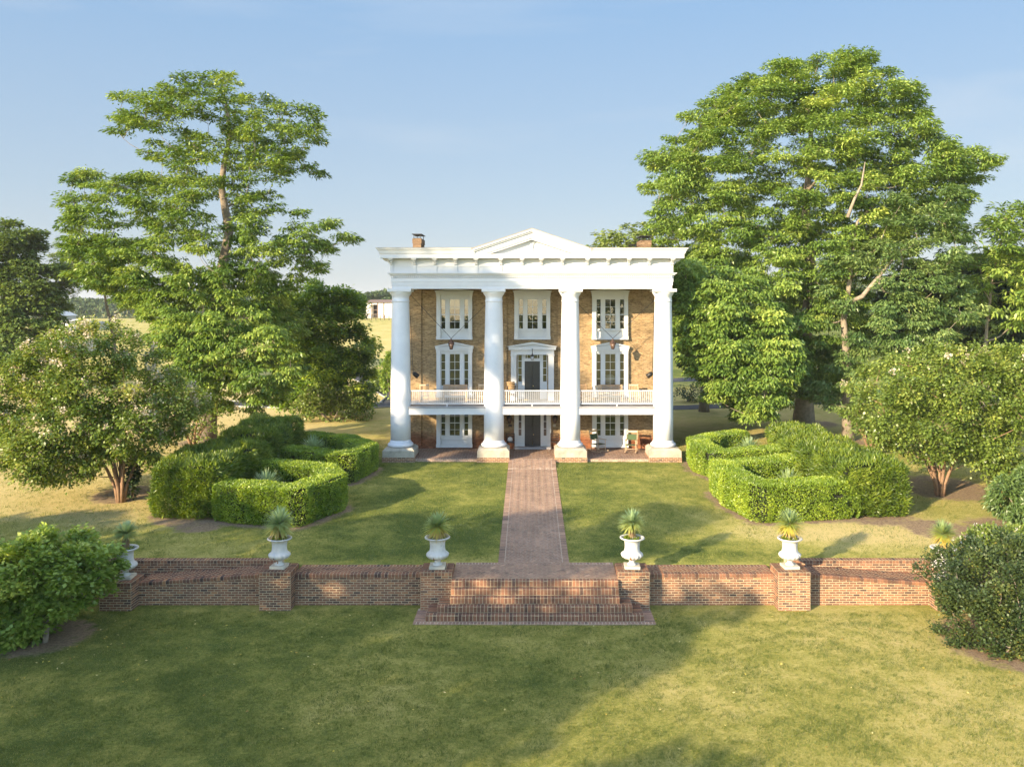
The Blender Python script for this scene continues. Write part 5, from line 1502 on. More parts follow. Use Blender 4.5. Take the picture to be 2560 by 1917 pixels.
# -- tall walnut left of the house (T1)
Y0 = 56.5
T1P = D2([(262, 300), (268, 205), (300, 193), (345, 215), (392, 178), (430, 166), (500, 164), (560, 178), (600, 220), (640, 228), (690, 240), (712, 290), (690, 330), (686, 385), (655, 410), (640, 440), (690, 470), (730, 490), (775, 520), (730, 545), (705, 590), (660, 600), (625, 640), (640, 700), (640, 800), (610, 870), (540, 890), (470, 890), (440, 860), (400, 810), (345, 740), (330, 660), (270, 650), (215, 600), (190, 560), (145, 505), (165, 470), (150, 430), (175, 375), (240, 372), (300, 370), (345, 390), (395, 380), (335, 345), (340, 320)])
vo = [(x * K, y * K, r * K) for x, y, r in [(300, 330, 24), (345, 360, 20), (640, 425, 12), (460, 300, 9), (590, 300, 10), (500, 345, 10), (250, 470, 10), (400, 330, 12), (500, 470, 22), (545, 470, 16), (440, 430, 12), (520, 560, 14), (595, 440, 12), (300, 250, 10), (450, 350, 12), (380, 470, 14), (620, 470, 12), (330, 510, 14), (560, 290, 10)]]
lob = poly_lobes(T1P, 37 * K, Y0, 5.6, voids=vo, both=0.38, rs=0.54)
b = (PX(445 * K, Y0), Y0, Z(-21, Y0) - 0.1)
tr = [b, (PX(452 * K, Y0), Y0, PZ(860 * K, Y0)), (PX(468 * K, Y0), Y0 - .4, PZ(720 * K, Y0)), (PX(474 * K, Y0), Y0, PZ(600 * K, Y0)), (PX(495 * K, Y0), Y0, PZ(500 * K, Y0)), (PX(478 * K, Y0), Y0, PZ(400 * K, Y0)), (PX(490 * K, Y0), Y0 + .5, PZ(290 * K, Y0)), (PX(485 * K, Y0), Y0, PZ(215 * K, Y0))]
lob += poly_lobes(D2([(345, 700), (420, 690), (520, 650), (600, 680), (650, 730), (655, 800), (600, 860), (545, 850), (520, 800), (470, 800), (440, 850), (400, 810), (350, 760)]), 36 * K, 53.0, 2.4, both=0.3, rs=0.62)
lob += poly_lobes(D2([(150, 520), (230, 500), (330, 540), (420, 560), (560, 580), (640, 600), (640, 700), (500, 690), (380, 700), (300, 660), (210, 620)]), 40 * K, 57.5, 4.5, both=0.5, rs=0.58)
t, n = make_tree('walnut_tree', 'tall open-crowned walnut tree left of the house, reaching high above the roof', 'tree', b, tr, lob, M['walnut'], M['bark'], 0.62, pads=24, per=38, leaf=(0.27, 0.052), padr=0.42, flat=0.36, jitter=0.28, droop=0.4); total += n

# -- the two big trees right of the house
Y0 = 63.0
T2P = D2([(1387, 420), (1395, 370), (1400, 330), (1440, 300), (1470, 255), (1500, 230), (1545, 190), (1600, 160), (1660, 140), (1700, 135), (1740, 140), (1790, 118), (1830, 130), (1880, 135), (1895, 165), (1945, 190), (1960, 240), (2000, 270), (2020, 310), (2060, 330), (2090, 310), (2125, 340), (2110, 380), (2060, 440), (2050, 500), (2000, 540), (1900, 560), (1850, 640), (1850, 720), (1840, 800), (1800, 870), (1770, 850), (1700, 845), (1660, 890), (1590, 915), (1560, 860), (1500, 830), (1480, 770), (1460, 690), (1470, 640), (1440, 610), (1450, 560), (1480, 540), (1400, 500)])
vo = [(x * K, y * K, r * K) for x, y, r in [(1800, 300, 14), (1850, 320, 16), (1700, 420, 12), (1870, 450, 16), (1790, 560, 14), (1560, 440, 12), (1810, 700, 24), (1900, 250, 10), (1640, 700, 10)]]
lob = poly_lobes(T2P, 38 * K, Y0, 7.5, voids=vo, both=0.6, rs=0.62)
lob += [(PX(x_ * K, 53.0), 53.0 + dy_, PZ(y_ * K, 53.0), r_) for x_, y_, r_, dy_ in ((1480, 578, 0.85, 0), (1492, 612, 0.9, .8), (1474, 640, 0.8, .3), (1502, 655, 1.0, 1), (1500, 695, 0.9, .6), (1484, 725, 0.85, 1.2), (1520, 600, 1.1, 2), (1530, 660, 1.1, 3), (1535, 720, 1.1, 2.4), (1560, 620, 1.2, 4))]
b = (PX(1735 * K, Y0 + 2), Y0 + 2, Z(21, Y0 + 2) - 0.1)
tr = [b, (PX(1738 * K, Y0 + 2), Y0 + 2, PZ(860 * K, Y0)), (PX(1745 * K, Y0), Y0 + 1, PZ(730 * K, Y0)), (PX(1755 * K, Y0), Y0, PZ(600 * K, Y0)), (PX(1740 * K, Y0), Y0, PZ(450 * K, Y0)), (PX(1750 * K, Y0), Y0, PZ(300 * K, Y0)), (PX(1745 * K, Y0), Y0, PZ(190 * K, Y0))]
lob += poly_lobes(D2([(1470, 620), (1540, 580), (1640, 600), (1700, 680), (1720, 780), (1690, 860), (1640, 905), (1585, 915), (1560, 870), (1500, 835), (1475, 780), (1455, 720)]), 38 * K, 53.5, 2.4, both=0.35, rs=0.6)
t, n = make_tree('walnut_tree', 'enormous broad walnut tree right of the house with a thick trunk', 'tree', b, tr, lob, M['walnut2'], M['palebark'], 0.70, pads=30, per=42, leaf=(0.28, 0.054), padr=0.45, flat=0.36, jitter=0.28, droop=0.4); total += n

Y0 = 57.5
T3P = D2([(1830, 560), (1790, 520), (1760, 590), (1770, 680), (1800, 740), (1770, 800), (1750, 850), (1790, 880), (1850, 885), (1880, 860), (1940, 760), (2010, 750), (2090, 705), (2085, 640), (2050, 600), (2065, 530), (2030, 480), (2060, 420), (2020, 390), (1950, 430), (1900, 420), (1870, 480)])
vo = [(x * K, y * K, r * K) for x, y, r in [(1820, 610, 30), (1830, 660, 30), (1940, 560, 25), (1830, 700, 24), (1980, 600, 14)]]
lob = poly_lobes(T3P, 42 * K, Y0, 4.5, voids=vo, both=0.25, rs=0.52)
b = (PX(1832 * K, Y0), Y0, Z(21, Y0) - 0.1)
tr = [b, (PX(1831 * K, Y0), Y0, PZ(880 * K, Y0)), (PX(1822 * K, Y0), Y0 - .5, PZ(750 * K, Y0)), (PX(1815 * K, Y0), Y0 - .5, PZ(690 * K, Y0)), (PX(1828 * K, Y0), Y0 - .5, PZ(600 * K, Y0)), (PX(1850 * K, Y0), Y0, PZ(480 * K, Y0)), (PX(1890 * K, Y0), Y0, PZ(440 * K, Y0))]
t, n = make_tree('walnut_tree', 'slimmer pale-trunked walnut tree with a bare leaning limb, right of the thick-trunked one', 'tree', b, tr, lob, M['bluewalnut'], M['palebark'], 0.36, pads=26, per=42, leaf=(0.28, 0.052), padr=0.45, tshift=0.05, flat=0.36, jitter=0.28, droop=0.4); total += n
# bare leaning limbs
mb = MB()
A = lambda x, y, dY=-2.2: (PX(x * K, Y0 + dY), Y0 + dY, PZ(y * K, Y0 + dY))
mb.tube([(PX(1826 * K, Y0), Y0 - 0.5, PZ(655 * K, Y0)), A(1862, 640, -3), A(1893, 603), A(1918, 572), A(1945, 545), A(1968, 520)], [0.18, 0.14, 0.12, 0.09, 0.06, 0.03], 8)
mb.tube([A(1893, 603), A(1915, 600), A(1940, 596), A(1955, 603)], [0.10, 0.07, 0.05, 0.02], 6)
mb.tube([A(1893, 603), A(1910, 630), A(1935, 640), A(1965, 632)], [0.09, 0.06, 0.04, 0.02], 6)
mb.tube([A(1945, 545), A(1950, 570), A(1944, 590)], [0.06, 0.04, 0.02], 6)
mb.tube([A(1830, 470), A(1845, 430), A(1860, 400), A(1868, 350)], [0.12, 0.09, 0.07, 0.03], 6)
mb.build('bare_limb', M['palebark'], t, uv=False)

# -- dense round tree between walnut and house
Y0 = 71.0
MP = D2([(612, 700), (610, 650), (640, 625), (690, 610), (740, 615), (778, 640), (785, 680), (805, 720), (818, 770), (812, 820), (822, 872), (790, 882), (700, 884), (620, 884), (600, 860), (605, 780)])
lob = poly_lobes(MP, 30 * K, Y0, 4.2, both=0.45, rs=0.8)
b = (PX(715 * K, Y0), Y0, Z(-15, Y0) - 0.1)
tr = [b, (b[0], Y0, 4), (b[0], Y0, 8), (b[0], Y0, 10.5)]
t, n = make_tree('round_tree', 'dense dark rounded tree with foliage to the ground, between tall walnut and house', 'tree', b, tr, lob, M['magnolia'], M['bark'], 0.35, pads=24, per=42, leaf=(0.26, 0.085), padr=0.46, flat=0.9, droop=0.35, out=0.9, jitter=0.5); total += n
# pink bush at its foot
def bush(name, label, cat, x, y, rx, ry, h, mat, nleaf, leaf, blossoms=None, lumps=14, pad=0.35, stem=True, group=None, zoff=0, bm='blossom', hang=0.0):
    z = Z(x, y) + zoff
    t = thing(name, label, cat, (x, y, z), group)
    P = []; 
    cs = []
    for k in range(lumps):
        a = rng.uniform(0, 2 * np.pi); e = math.asin(rng.uniform(-0.25, 1)); rr = rng.uniform(0.55, 0.85)
        cs.append((x + rx * rr * math.cos(a) * math.cos(e), y + ry * rr * math.sin(a) * math.cos(e), z + h * (0.42 + 0.42 * math.sin(e)), rng.uniform(0.28, 0.42)))
    cs.append((x, y, z + h * 0.5, 0.6))
    per = nleaf // len(cs); P = []; Dn = []; TT = []
    for (a, b_, c, r) in cs:
        n = per; d = rng.normal(0, 1, (n, 3)); d /= np.linalg.norm(d, axis=1, keepdims=True)
        rr = rng.uniform(0.55, 1.0, (n, 1)) ** 0.5
        sc = np.array([rx * r, ry * r, h * r * 0.9])
        # clump noise
        q = np.array([a, b_, c]) + d * rr * sc
        lump = np.array([mnoise.noise(Vector(v * (1.9 / pad * 0.35))) for v in q])
        q = q + d * lump[:, None] * pad
        keep = (q[:, 2] > z + 0.03) & (lump > -0.45)
        P.append(q[keep]); Dn.append(d[keep] + rng.normal(0, 0.45, (keep.sum(), 3)) + np.array([0, 0, 0.25 - hang])); TT.append(np.clip(0.45 + 0.35 * lump[keep] + rng.normal(0, 0.17, keep.sum()), 0, 1))
    P = np.concatenate(P); Dn = np.concatenate(Dn); TT = np.concatenate(TT); n = len(P)
    V, Fq = leaf_cards(P, Dn, np.array([0, 0, 1.0]) + rng.normal(0, 0.6, (n, 3)), leaf[0] * rng.uniform(0.7, 1.3, n), leaf[1] * rng.uniform(0.7, 1.3, n))
    raw_mesh('foliage', V, Fq, mat, t, TT)
    if stem:
        mb = MB()
        for k in range(stem if stem > 1 else 5):
            a = rng.uniform(0, 2 * np.pi); c = cs[k % len(cs)]
            mb.tube([(x + 0.12 * math.cos(a), y + 0.12 * math.sin(a), z - 0.1), ((x + c[0]) / 2, (y + c[1]) / 2, z + h * 0.25), (c[0], c[1], c[2])], [0.06, 0.045, 0.02], 6)
        mb.build('stems', M['bark'], t, uv=False)
    if blossoms:
        idx = rng.choice(n, blossoms); k = 9
        idx = idx[P[idx, 2] > z + 0.35 * h] if len(idx) else idx
        Pb = np.repeat(P[idx] + Dn[idx] * 0.04, k, 0) + rng.normal(0, 0.025, (len(idx) * k, 3))
        V, Fq = leaf_cards(Pb, rng.normal(0, 1, (len(Pb), 3)), rng.normal(0, 1, (len(Pb), 3)), np.full(len(Pb), 0.06), np.full(len(Pb), 0.026))
        raw_mesh('flowers', V, Fq, M[bm], t, rng.uniform(0, 1, len(Pb)))
    return t, n

# -- crepe myrtles
def multistem(x, y, n, h, spread, r=0.085):
    z = Z(x, y) - 0.1
    out = []
    for k in range(n):
        a = 2 * math.pi * k / n + random.uniform(-.3, .3)
        out.append([(x + 0.13 * math.cos(a), y + 0.13 * math.sin(a), z), (x + 0.25 * math.cos(a), y + 0.25 * math.sin(a), z + h * 0.3), (x + spread * 0.55 * math.cos(a), y + spread * 0.55 * math.sin(a), z + h * 0.65), (x + spread * math.cos(a), y + spread * math.sin(a), z + h)])
    return out
def crepe(label, x, y, poly, sp, Y0, depth, mat, bl, nst=7, h=2.9, group=None, voids=(), both=0.4, **kw):
    lob = poly_lobes(poly, sp, Y0, depth, both=both, rs=0.66, voids=voids)
    z = Z(x, y) - 0.1
    t, n = make_tree('crepe_myrtle', label, 'tree', (x, y, z), [(x, y, z), (x, y, z + h)], lob, M[mat], M['crepebark'], 0.10, leaf=(0.165, 0.055), padr=0.34, flat=1.0, droop=0.1, out=0.6, jitter=0.6, blossoms=bl, group=group, **kw)
    st_ = MB()
    for s in multistem(x, y, nst, h, 1.1): st_.tube(s, [0.10, 0.085, 0.07, 0.045], 8)
    st_.build('stems', M['crepebark'], t, uv=False)
    return t, n
x, y = gnd(303, 1254)
CP = D2([(5, 860), (20, 810), (60, 765), (110, 730), (170, 705), (230, 700), (290, 715), (335, 745), (350, 790), (385, 815), (418, 850), (440, 895), (420, 925), (380, 960), (345, 1000), (300, 985), (260, 985), (200, 1020), (160, 1035), (100, 1040), (60, 1015), (15, 985), (30, 930), (5, 900)])
t, n = crepe('cream-flowered crepe myrtle in full bloom on the sunny lawn at the left', x, y, CP, 27 * K, y, 3.9, 'crepe', (0.16, 1.2), pads=24, per=40, h=2.6); total += n
x, y = gnd(2350, 1239)
CQ = D2([(1845, 830), (1880, 790), (1960, 755), (2040, 745), (2120, 738), (2200, 750), (2300, 770), (2300, 1050), (2211, 1040), (2150, 1030), (2100, 1010), (2060, 980), (2000, 985), (1965, 990), (1900, 960), (1850, 930), (1840, 880)])
t, n = crepe('wide crepe myrtle with tan stems at the right edge, few pale flowers on its top', x, y, CQ, 28 * K, y, 3.6, 'crepe2', (0.05, 4.6), pads=24, per=40, h=2.5); total += n
x, y = gnd(2178, 1140)
CR = D2([(1850, 880), (1900, 830), (1960, 800), (2010, 830), (2000, 900), (1960, 950), (1900, 950), (1860, 930)])
t, n = crepe('small crepe myrtle with orange-tan stems behind the right yew hedge', x, y, CR, 27 * K, y, 2.0, 'crepe2', (0.12, 4), pads=13, per=30, nst=6, h=2.2); total += n
x, y = gnd(482, 1122)
CS = D2([(385, 880), (420, 850), (470, 850), (500, 890), (480, 930), (440, 945), (400, 935)])
t, n = crepe('small crepe myrtle in shade at the foot of the tall walnut', x, y, CS, 27 * K, y, 1.6, 'crepe', (0.18, 1), pads=12, per=28, nst=6, h=2.0); total += n

# -- clipped hedges
def hedge(name, label, P, w, h, mat, dens, leaf, spiky, group, rough=0.10):
    P = [Vector((a, b, 0)) for a, b in P]
    segs = [(a, b, (b - a).length) for a, b in zip(P[:-1], P[1:])]; tot = sum(s[2] for s in segs)
    area = tot * (2 * h + 2 * w) + 2 * w * h * 2
    n = int(area * dens)
    xe = w * 0.55; ne = int(n * (2 * w * 2 * h) / area * 1.3)
    s = np.concatenate([rng.uniform(-xe, tot + xe, n - ne), np.where(rng.uniform(0, 1, ne) < 0.5, -xe, tot + xe)])
    q = rng.uniform(0, 2 * h + 2 * w, n)
    rc = (0.30 if spiky else 0.24) * w
    off = np.where(q < h, -w, np.where(q < h + 2 * w, q - h - w, w)); zz = np.where(q < h, q, np.where(q < h + 2 * w, h, 2 * h + 2 * w - q))
    nx = np.where(q < h, -1.0, np.where(q < h + 2 * w, 0, 1.0)); nz = np.where((q >= h) & (q < h + 2 * w), 1.0, 0.0)
    isend = np.arange(n) >= n - ne
    off = np.where(isend, rng.uniform(-w, w, n), off); zz = np.where(isend, rng.uniform(0, h, n), zz); nx = np.where(isend, 0, nx); nz = np.where(isend, 0, nz)
    # ease every edge: along the run (es), across (ex) and at the top (ez)
    es = np.maximum(np.maximum(-s, s - tot) - (xe - rc), 0) / rc
    ex = np.maximum(np.abs(off) - (w - rc), 0) / rc; ez = np.maximum(zz - (h - rc), 0) / rc
    m = np.maximum(np.sqrt(ex ** 2 + ez ** 2 + es ** 2), 1e-6); f = 1 / np.maximum(m, 1)
    off = np.where(ex > 0, np.sign(off) * (w - rc + rc * ex * f), off); zz = np.where(ez > 0, h - rc + rc * ez * f, zz)
    s = np.where(es > 0, np.where(s < 0, -(xe - rc + rc * es * f), tot + (xe - rc + rc * es * f)), s)
    C_ = np.zeros((n, 2)); Tn = np.zeros((n, 2)); acc = 0
    for k, (a, b, l) in enumerate(segs):
        d = (b - a) / l; lo = acc if k else -1e9; hi = acc + l if k < len(segs) - 1 else 1e9
        mk = (s >= lo) & (s < hi)
        C_[mk] = np.array([a.x, a.y]) + np.outer(s[mk] - acc, [d.x, d.y]); Tn[mk] = [d.x, d.y]
        acc += l
    e = np.where(isend | (es > 0), 1.0, 0.0)
    nrm2 = np.stack([Tn[:, 1], -Tn[:, 0]], 1)
    X = C_[:, 0] + nrm2[:, 0] * off; Y = C_[:, 1] + nrm2[:, 1] * off
    NX = nrm2[:, 0] * nx; NY = nrm2[:, 1] * nx
    sg = np.where(s < tot / 2, -1, 1)
    NX = np.where(isend, Tn[:, 0] * sg, NX); NY = np.where(isend, Tn[:, 1] * sg, NY)
    Pn = np.stack([X, Y, zz], 1)
    # corner fill
    for k in range(1, len(P) - 1):
        m_ = int(dens * (math.pi * w * h * 0.9 + w * w * 3)); th = rng.uniform(0, 2 * np.pi, m_); top = rng.uniform(0, 1, m_) < (w * 0.9 / (w * 0.9 + 2 * h)); rr = np.where(top, w * np.sqrt(rng.uniform(0, 1, m_)), w)
        zq = np.where(top, h, rng.uniform(0, h, m_))
        Pc = np.stack([P[k].x + rr * np.cos(th), P[k].y + rr * np.sin(th), zq], 1)
        Pn = np.concatenate([Pn, Pc]); NX = np.concatenate([NX, np.where(top, 0, np.cos(th))]); NY = np.concatenate([NY, np.where(top, 0, np.sin(th))]); nz = np.concatenate([nz, np.where(top, 1.0, 0.0)])
    # drop those buried inside other arms
    def d2c(x, y):
        return segdist(x, y, [(p.x, p.y) for p in P])
    dist = d2c(Pn[:, 0], Pn[:, 1])
    side = nz < 0.5
    keep = ~(side & (dist < w * 0.86) & (np.concatenate([e, np.zeros(len(Pn) - n)]) < 0.01))
    Pn, NX, NY, nz = Pn[keep], NX[keep], NY[keep], nz[keep]; n = len(Pn)
    gz = zt(Pn[:, 0], Pn[:, 1]); 
    lump = np.array([mnoise.noise(Vector((a * 0.9, b * 0.9, c * 0.9))) + 0.5 * mnoise.noise(Vector((a * 2.6, b * 2.6, c * 2.6))) for a, b, c in Pn])
    NN = np.stack([NX, NY, nz], 1)
    # taper in at the foot
    foot = 1 - 0.18 * np.clip(1 - Pn[:, 2] / (0.35 * h), 0, 1) ** 2
    Pn = Pn + NN * (lump * rough * 2.2)[:, None] + rng.normal(0, rough * 0.35, (n, 3))
    Pn[:, :2] -= (NN[:, :2] * (w * (1 - foot))[:, None])
    Pn[:, 2] = np.maximum(Pn[:, 2], 0.04) + gz
    hole = (lump < -0.62) & (nz < 0.5)
    Pn, NN, lump = Pn[~hole], NN[~hole], lump[~hole]; n = len(Pn)
    Dn = NN * (1.0 if not spiky else 0.9) + np.array([0.0, 0.0, 0.35]) + rng.normal(0, 0.55 if not spiky else 0.45, (n, 3))
    x0, y0 = P[len(P) // 2].x, P[len(P) // 2].y
    t = thing(name, label, 'hedge', (x0, y0, Z(x0, y0)), group)
    V, Fq = leaf_cards(Pn, Dn, rng.normal(0, 1, (n, 3)) + NN * 1.2, leaf[0] * rng.uniform(0.6, 1.35, n), leaf[1] * rng.uniform(0.7, 1.3, n), 0.1)
    raw_mesh('foliage', V, Fq, mat, t, np.clip(0.48 + 0.40 * lump + rng.normal(0, 0.18, n), 0, 1))
    # dark solid core inside the leaf shell
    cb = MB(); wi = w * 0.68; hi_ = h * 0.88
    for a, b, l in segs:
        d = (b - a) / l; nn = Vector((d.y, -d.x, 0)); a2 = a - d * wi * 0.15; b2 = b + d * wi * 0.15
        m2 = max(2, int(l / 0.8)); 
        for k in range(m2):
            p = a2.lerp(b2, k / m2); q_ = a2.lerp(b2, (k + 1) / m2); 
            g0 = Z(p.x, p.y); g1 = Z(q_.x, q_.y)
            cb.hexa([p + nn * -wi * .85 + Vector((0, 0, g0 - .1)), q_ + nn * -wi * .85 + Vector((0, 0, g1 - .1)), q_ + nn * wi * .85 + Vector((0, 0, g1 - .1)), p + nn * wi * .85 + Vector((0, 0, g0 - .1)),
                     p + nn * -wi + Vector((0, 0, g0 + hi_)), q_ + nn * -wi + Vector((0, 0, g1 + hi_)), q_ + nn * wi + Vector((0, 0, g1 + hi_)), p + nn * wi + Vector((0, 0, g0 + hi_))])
    cb.build('dark_core', M['core'], t, uv=False)
    return t, n
HL = {'box_front_left': ('U-shaped clipped box hedge at the left, nearest the garden wall', 'b'), 'box_rear_left': ('U-shaped clipped box hedge at the left, next to the leftmost column', 'b'),
      'box_front_right': ('U-shaped clipped box hedge at the right, nearest the garden wall', 'b'), 'box_rear_right': ('U-shaped clipped box hedge at the right, next to the rightmost column', 'b'),
      'yew_front_left': ('big shaggy yew block, sunlit yellow-green, beside the flowering crepe myrtle at the left', 'y'), 'yew_rear_left': ('dark shaded yew block behind the sunlit one, left of the house', 'y'),
      'yew_front_right': ('sunlit feathery yew block at the right end of the front right box hedge', 'y'), 'yew_rear_right': ('low dark yew mound under the big trees right of the house', 'y')}
for k, (lab, kd) in HL.items():
    if kd == 'b': t, n = hedge('box_hedge', lab, HEDGES[k], HW['b'], 1.62 if 'front' in k else 1.45, M['box'], 1150, (0.085, 0.026), False, 'clipped box hedges on the lawn', 0.04)
    else: t, n = hedge('yew_hedge', lab, HEDGES[k], HW['y'] if 'right' not in k else 1.45, 2.35 if 'rear_right' not in k else 1.9, M['yew'], 800, (0.21, 0.019), True, 'shaggy yew blocks beside the box hedges', 0.14)
    total += n

# -- foreground bushes
GP_ = D2([(-60, 1230), (-20, 1190), (30, 1165), (85, 1150), (130, 1143), (185, 1160), (225, 1175), (252, 1200), (255, 1240), (235, 1290), (190, 1310), (150, 1335), (130, 1380), (80, 1405), (30, 1400), (-60, 1400)])
lob = poly_lobes([(a_ * 0.95 - 8, c_ * 0.93 + 102) for a_, c_ in GP_], 31 * K, 28.6, 2.0, both=0.55, rs=0.66, rmin=0.3)
b = (-15.75, 28.0, -1.9)
t, n = make_tree('green_shrub', 'bright green leafy shrub with a pale crooked stem in the left foreground', 'shrub', b, [b, (-15.8, 28.1, -0.9), (-16.2, 28.4, 0.2)], lob, M['hydra'], M['palebark'], 0.08, leaf=(0.16, 0.062), padr=0.26, flat=0.9, droop=-0.1, out=0.7, jitter=0.5, pads=44, per=30); total += n
mb = MB(); mb.tube([(-15.7, 27.9, -1.85), (-15.65, 27.95, -1.3), (-15.85, 28.1, -0.9), (-16.3, 28.4, -0.2)], [0.10, 0.08, 0.08, 0.05], 8); mb.tube([(-15.75, 28.0, -1.1), (-15.3, 28.0, -0.6), (-14.9, 28.2, -0.1)], [0.06, 0.045, 0.03], 7)
mb.build('main_stem', M['palebark'], t, uv=False)
t, n = bush('low_plant', 'low leafy ground plant at the foot of the bright green shrub, left edge', 'plant', -17.1, 27.4, 1.2, 0.8, 0.9, M['hydra'], 3500, (0.16, 0.06), lumps=7, pad=0.25, stem=False); total += n
GQ_ = D2([(2000, 1205), (2040, 1175), (2085, 1160), (2150, 1150), (2220, 1160), (2300, 1200), (2330, 1300), (2330, 1440), (2240, 1450), (2170, 1430), (2100, 1405), (2050, 1385), (2005, 1360), (2005, 1310), (1990, 1270), (1992, 1230)])
lob = poly_lobes([(a_ + 28, c_ + 18) for a_, c_ in GQ_], 31 * K, 28.2, 2.2, both=0.5, rs=0.68, rmin=0.3)
b = (15.6, 28.2, -1.9)
t, n = make_tree('glossy_bush', 'big dark glossy-leaved bush in the right foreground, hiding the end of the wall', 'shrub', b, [b, (15.6, 28.2, -0.9), (15.8, 28.3, 0.4)], lob, M['holly'], M['bark'], 0.08, leaf=(0.105, 0.036), padr=0.22, flat=1.2, droop=-0.35, out=0.5, jitter=0.6, pads=40, per=44); total += n
t, n = bush('weeping_shrub', 'pale green weeping shrub in layers at the right edge behind the dark glossy bush', 'shrub', 21.2, 35.6, 2.2, 2.0, 2.8, M['weeping'], 24000, (0.20, 0.030), lumps=16, pad=0.55, stem=5, hang=1.0); total += n
t, n = bush('rose_bush', 'loose bush with small white flowers beside the weeping shrub', 'shrub', 18.2, 33.4, 1.9, 1.2, 1.5, M['midleaf'], 7000, (0.12, 0.04), blossoms=90, lumps=9, pad=0.3, stem=4, bm='flower'); total += n
t, n = bush('laurel_shoot', 'thin leafy shoot beside the flowering crepe myrtle stems', 'shrub', *gnd(330, 1250), 0.35, 0.35, 2.0, M['darkleaf'], 700, (0.20, 0.07), lumps=4, pad=0.2, stem=2); total += n
t, n = bush('pink_bush', 'pink-flowered low bush at the foot of the dense round tree', 'shrub', PX(835, 67), 66.8, 3.4, 1.3, 2.6, M['midleaf'], 5000, (0.2, 0.08), blossoms=260, lumps=9, pad=0.4, stem=3, bm='blossom'); total += n
for px, py, rx, h, lab, mt in ((965, 985, 1.7, 4.2, 'yellow-green loose tree peeping out behind the leftmost column', 'walnut'), (950, 965, 1.6, 2.2, 'brownish low shrub beyond the drive left of the leftmost column', 'crepe2')):
    Y = 84 if h > 3 else 92
    t, n = bush('loose_shrub', lab, 'shrub', PX(px + (14 if h > 3 else 0), Y), Y, rx, rx, h, M[mt], 2600, (0.26, 0.09), lumps=8, pad=0.4, stem=3); total += n
# ------------------------------------------------------------------ background trees
def simple_tree(name, label, poly, sp, Y0, depth, mat, bark, basepx, r0=0.3, top=None, pads=10, per=26, leaf=(0.42, 0.11), padr=0.6, both=0.35, group=None, voids=(), **kw):
    lob = poly_lobes(D2(poly), sp * K, Y0, depth, both=both, rs=0.66, voids=[(a * K, b * K, c * K) for a, b, c in voids])
    bx_ = PX(basepx * K, Y0); b = (bx_, Y0, Z(bx_, Y0) - 0.15)
    tp = min(poly, key=lambda p: p[1]); ztop = PZ(tp[1] * K, Y0) - 1.2
    tr = [b, (bx_ + 0.1, Y0, b[2] + (ztop - b[2]) * 0.35), (bx_ + (PX(tp[0] * K, Y0) - bx_) * 0.4, Y0, b[2] + (ztop - b[2]) * 0.7), (PX(tp[0] * K, Y0), Y0, ztop)]
    t, n = make_tree(name, label, 'tree', b, tr, lob, M[mat], M[bark], r0, pads=pads, per=per, leaf=leaf, padr=padr, group=group, **kw)
    return n
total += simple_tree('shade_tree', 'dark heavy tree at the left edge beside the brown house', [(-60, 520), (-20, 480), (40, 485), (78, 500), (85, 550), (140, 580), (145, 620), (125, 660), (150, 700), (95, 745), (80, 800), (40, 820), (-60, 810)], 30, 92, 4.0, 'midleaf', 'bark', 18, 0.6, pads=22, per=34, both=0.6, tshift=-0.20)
total += simple_tree('sparse_tree', 'light sparse tree behind the tall walnut, left, with thin forked stems', [(120, 560), (150, 540), (200, 535), (250, 560), (300, 560), (330, 600), (320, 660), (270, 690), (250, 640), (210, 620), (170, 650), (140, 620)], 30, 100, 3.5, 'midleaf', 'bark', 245, 0.35, pads=13, per=24, tshift=0.12)
total += simple_tree('low_tree', 'small dark tree in front of the far farm buildings at the left', [(105, 735), (130, 715), (165, 725), (170, 760), (140, 790), (100, 780)], 24, 110, 2.0, 'darkleaf', 'bark', 135, 0.2)
total += simple_tree('shade_tree', 'tree crown rising behind the roof by the right chimney', [(1268, 525), (1300, 500), (1330, 490), (1370, 488), (1410, 470), (1460, 480), (1480, 560), (1470, 700), (1300, 700), (1275, 600)], 28, 80, 3.0, 'midleaf', 'bark', 1390, 0.4, tshift=0.2, pads=11, per=30)
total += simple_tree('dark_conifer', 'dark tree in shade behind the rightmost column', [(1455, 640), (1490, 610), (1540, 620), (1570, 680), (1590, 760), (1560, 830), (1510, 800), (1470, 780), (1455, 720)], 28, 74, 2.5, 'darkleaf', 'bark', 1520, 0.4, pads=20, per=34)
total += simple_tree('walnut_tree', 'young walnut tree with thin pale stems at the right edge above the crepe myrtle', [(2055, 500), (2090, 470), (2130, 440), (2175, 432), (2230, 450), (2330, 480), (2340, 620), (2230, 640), (2211, 700), (2150, 700), (2110, 650), (2070, 600), (2060, 550)], 34, 60, 3.5, 'walnut2', 'palebark', 2120, 0.2, pads=12, per=28, leaf=(0.42, 0.075), voids=[(2120, 620, 22), (2120, 665, 22)])
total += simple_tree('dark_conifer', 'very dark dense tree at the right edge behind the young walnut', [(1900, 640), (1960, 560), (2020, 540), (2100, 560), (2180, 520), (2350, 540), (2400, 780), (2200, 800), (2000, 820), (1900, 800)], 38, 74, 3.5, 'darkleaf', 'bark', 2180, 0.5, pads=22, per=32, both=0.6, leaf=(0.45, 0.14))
total += simple_tree('young_tree', 'small dark young tree on the shaded lawn right of the rightmost column', [(1462, 850), (1478, 825), (1500, 815), (1515, 835), (1505, 865), (1470, 875)], 16, 82, 1.4, 'darkleaf', 'bark', 1486, 0.12, pads=8, per=20, leaf=(0.25, 0.08))
